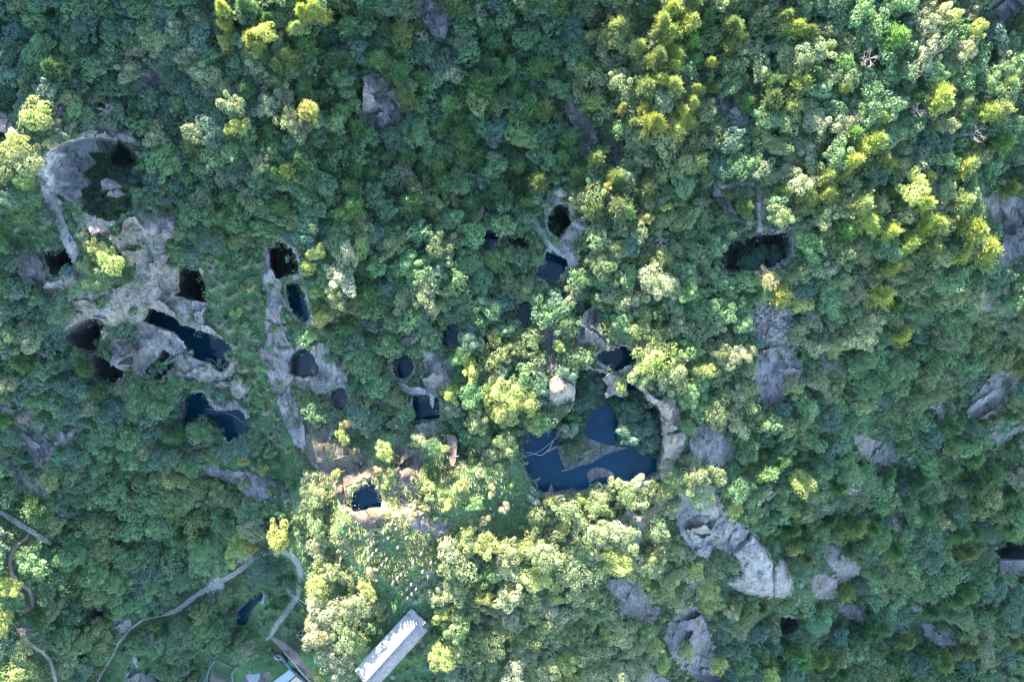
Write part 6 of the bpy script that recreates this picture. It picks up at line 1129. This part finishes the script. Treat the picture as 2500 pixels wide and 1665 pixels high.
sun_z = np.exp(-(((xx - 1010) / 220) ** 2 + ((yy - 1240) / 150) ** 2))[:, None]; cc = cc * (1 - sun_z * .8) + np.array([.26, .26, .12]) * sun_z * .8
ex = []
for poly, zl in LAND + [(BOWL, None)]:
    if zl is not None and sdf(np.array([poly[0][0]]), np.array([poly[0][1]]), [(1355, 1060), (1535, 1060), (1535, 1185), (1355, 1185)])[0] < 0 and zl < LV + 1.5: continue
    x0, x1, y0, y1 = min(q[0] for q in poly), max(q[0] for q in poly), min(q[1] for q in poly), max(q[1] for q in poly); m_ = int((x1 - x0) * (y1 - y0) / (55 if zl is not None else 150))
    ax_ = rng.uniform(x0, x1, m_); ay_ = rng.uniform(y0, y1, m_); s_ = sdf(ax_, ay_, poly) < -3
    if zl is None: s_ &= ax_ > 212 - (ay_ - 430) * .25
    for a_, b_ in zip(ax_[s_], ay_[s_]):
        z_e = BOWLZ(a_, b_) if zl is None else zl; X_, Y_ = P(a_, b_, z_e); ex.append((X_, Y_, z_e))
ex = np.array(ex); ne = len(ex); cxw = np.concatenate([cxw, ex[:, 0]]); cyw = np.concatenate([cyw, ex[:, 1]]); z = np.concatenate([z, ex[:, 2]]); rc_ = np.concatenate([rc_, rng.uniform(.8, 1.5, ne)]); hh = np.concatenate([hh, rng.uniform(.7, 1.2, ne)]); low = np.concatenate([low, np.zeros(ne, bool)]); cc = np.concatenate([cc, pal[rng.integers(0, 3, ne)] * rng.uniform(.8, 1.2, (ne, 1))]); n += ne
d = rand_dirs(n * per, 0); rr = np.repeat(rc_, per)[:, None] * np.where(np.repeat(low, per)[:, None], rng.uniform(0, 1.2, (n * per, 1)), rng.uniform(.7, 1.15, (n * per, 1)))
pos_ = np.stack([np.repeat(cxw, per), np.repeat(cyw, per), np.repeat(z, per)], 1) + d * rr * np.array([1, 1, 1.0]) * np.stack([np.ones(n * per), np.ones(n * per), np.repeat(hh / rc_, per)], 1)
b = rng.uniform(.65, 1.35, n * per)
v, f, c = leaf_cloud(pos_, d + np.array([0, 0, .6]), rng.uniform(.11, .24, n * per), np.repeat(cc, per, axis=0) * tipmix(b, rng.uniform(0, 1, n * per)))
tag(link('undergrowth', fmesh('undergrowth', (v, f, c))), 'low leafy undergrowth and ferns covering the hillside', 'undergrowth', kind='stuff')
# reed blades over the sunlit field and the clearings
nB = 90000; xx = rng.uniform(-20, 2520, nB); yy = rng.uniform(-20, 1690, nB)
sunny = ((xx - 960) / 230) ** 2 + ((yy - 1260) / 160) ** 2 < 1
ok = (look(R_PIT, xx, yy) > 3) & (look(R_ROCK, xx, yy) > -6) & (look(R_PATH, xx, yy) > 2) & (look(R_BLD, xx, yy) > 2) & (sunny | (look(R_CLEAR, xx, yy) < 4) | (rng.random(nB) < .10))
xx, yy = xx[ok], yy[ok]
nz = fbm(xx, yy, 60, 5); keep = (nz > .42) | (rng.random(len(xx)) < .35); xx, yy = xx[keep], yy[keep]; n = len(xx); z = ground(xx, yy)
extra = 4; xx = np.repeat(xx, extra) + rng.normal(0, 3, n * extra); yy = np.repeat(yy, extra) + rng.normal(0, 3, n * extra); z = np.repeat(z, extra); n = len(xx)
k = (H - z) / H; p0 = np.stack([(xx - 1250) * MPP * k, (832.5 - yy) * MPP * k, z - .1], 1); a = rng.uniform(0, 6.28, n); lean = rng.uniform(.3, 1.1, n); hgt = rng.uniform(.5, 1.5, n)
dirv = np.stack([np.cos(a) * lean, np.sin(a) * lean, hgt], 1); sd = np.stack([-np.sin(a), np.cos(a), np.zeros(n)], 1) * .075
v = np.stack([p0 - sd, p0 + sd, p0 + dirv + sd * .5, p0 + dirv - sd * .5], 1).reshape(-1, 3); f = np.arange(n * 4).reshape(-1, 4)
sunny = (((xx - 960) / 230) ** 2 + ((yy - 1260) / 160) ** 2 < 1)[:, None]
g_ = np.where(rng.random((n, 1)) < .42, np.array([[.36, .30, .18]]), np.array([[.19, .27, .08]])); g2 = np.where(rng.random((n, 1)) < .3, np.array([[.22, .25, .17]]), np.array([[.08, .17, .075]]))
c = np.where(sunny, g_, g2) * rng.uniform(.7, 1.3, (n, 1)); me = npmesh('reeds', v, f, False, np.repeat(c, 4, axis=0)); me.materials.append(M_BLADE)
tag(link('reeds', me), 'straw and green reeds over the clearings and post field', 'reeds', kind='stuff')
print('longlabels', [o['label'] for o in bpy.data.objects if 'label' in o and len(o['label'].split()) > 16][:20])
print('objects', len(bpy.data.objects))

# ------------------------------------------------------------------ the air: thin haze
hx0, hx1, hy0, hy1, hz0 = float(VX.min()) - 2, float(VX.max()) + 2, float(VY.min()) - 2, float(VY.max()) + 2, float(HH.min()) - 40
mb = MB(); mb.prism([(hx0, hy0), (hx1, hy0), (hx1, hy1), (hx0, hy1)], hz0, max(H, float(HH.max())) + 8)
hm_ = bpy.data.materials.new('haze'); hm_.use_nodes = True; hm_.node_tree.nodes.clear()
pv = hm_.node_tree.nodes.new('ShaderNodeVolumePrincipled'); ho_ = hm_.node_tree.nodes.new('ShaderNodeOutputMaterial')
pv.inputs['Color'].default_value = (.22, .68, 1.0, 1); pv.inputs['Density'].default_value = .000010; pv.inputs['Anisotropy'].default_value = .2
hm_.node_tree.links.new(pv.outputs[0], ho_.inputs['Volume'])
tag(mb.build('haze', hm_), 'thin morning haze over the valley', 'haze', kind='stuff')
sc.cycles.volume_bounces = 0
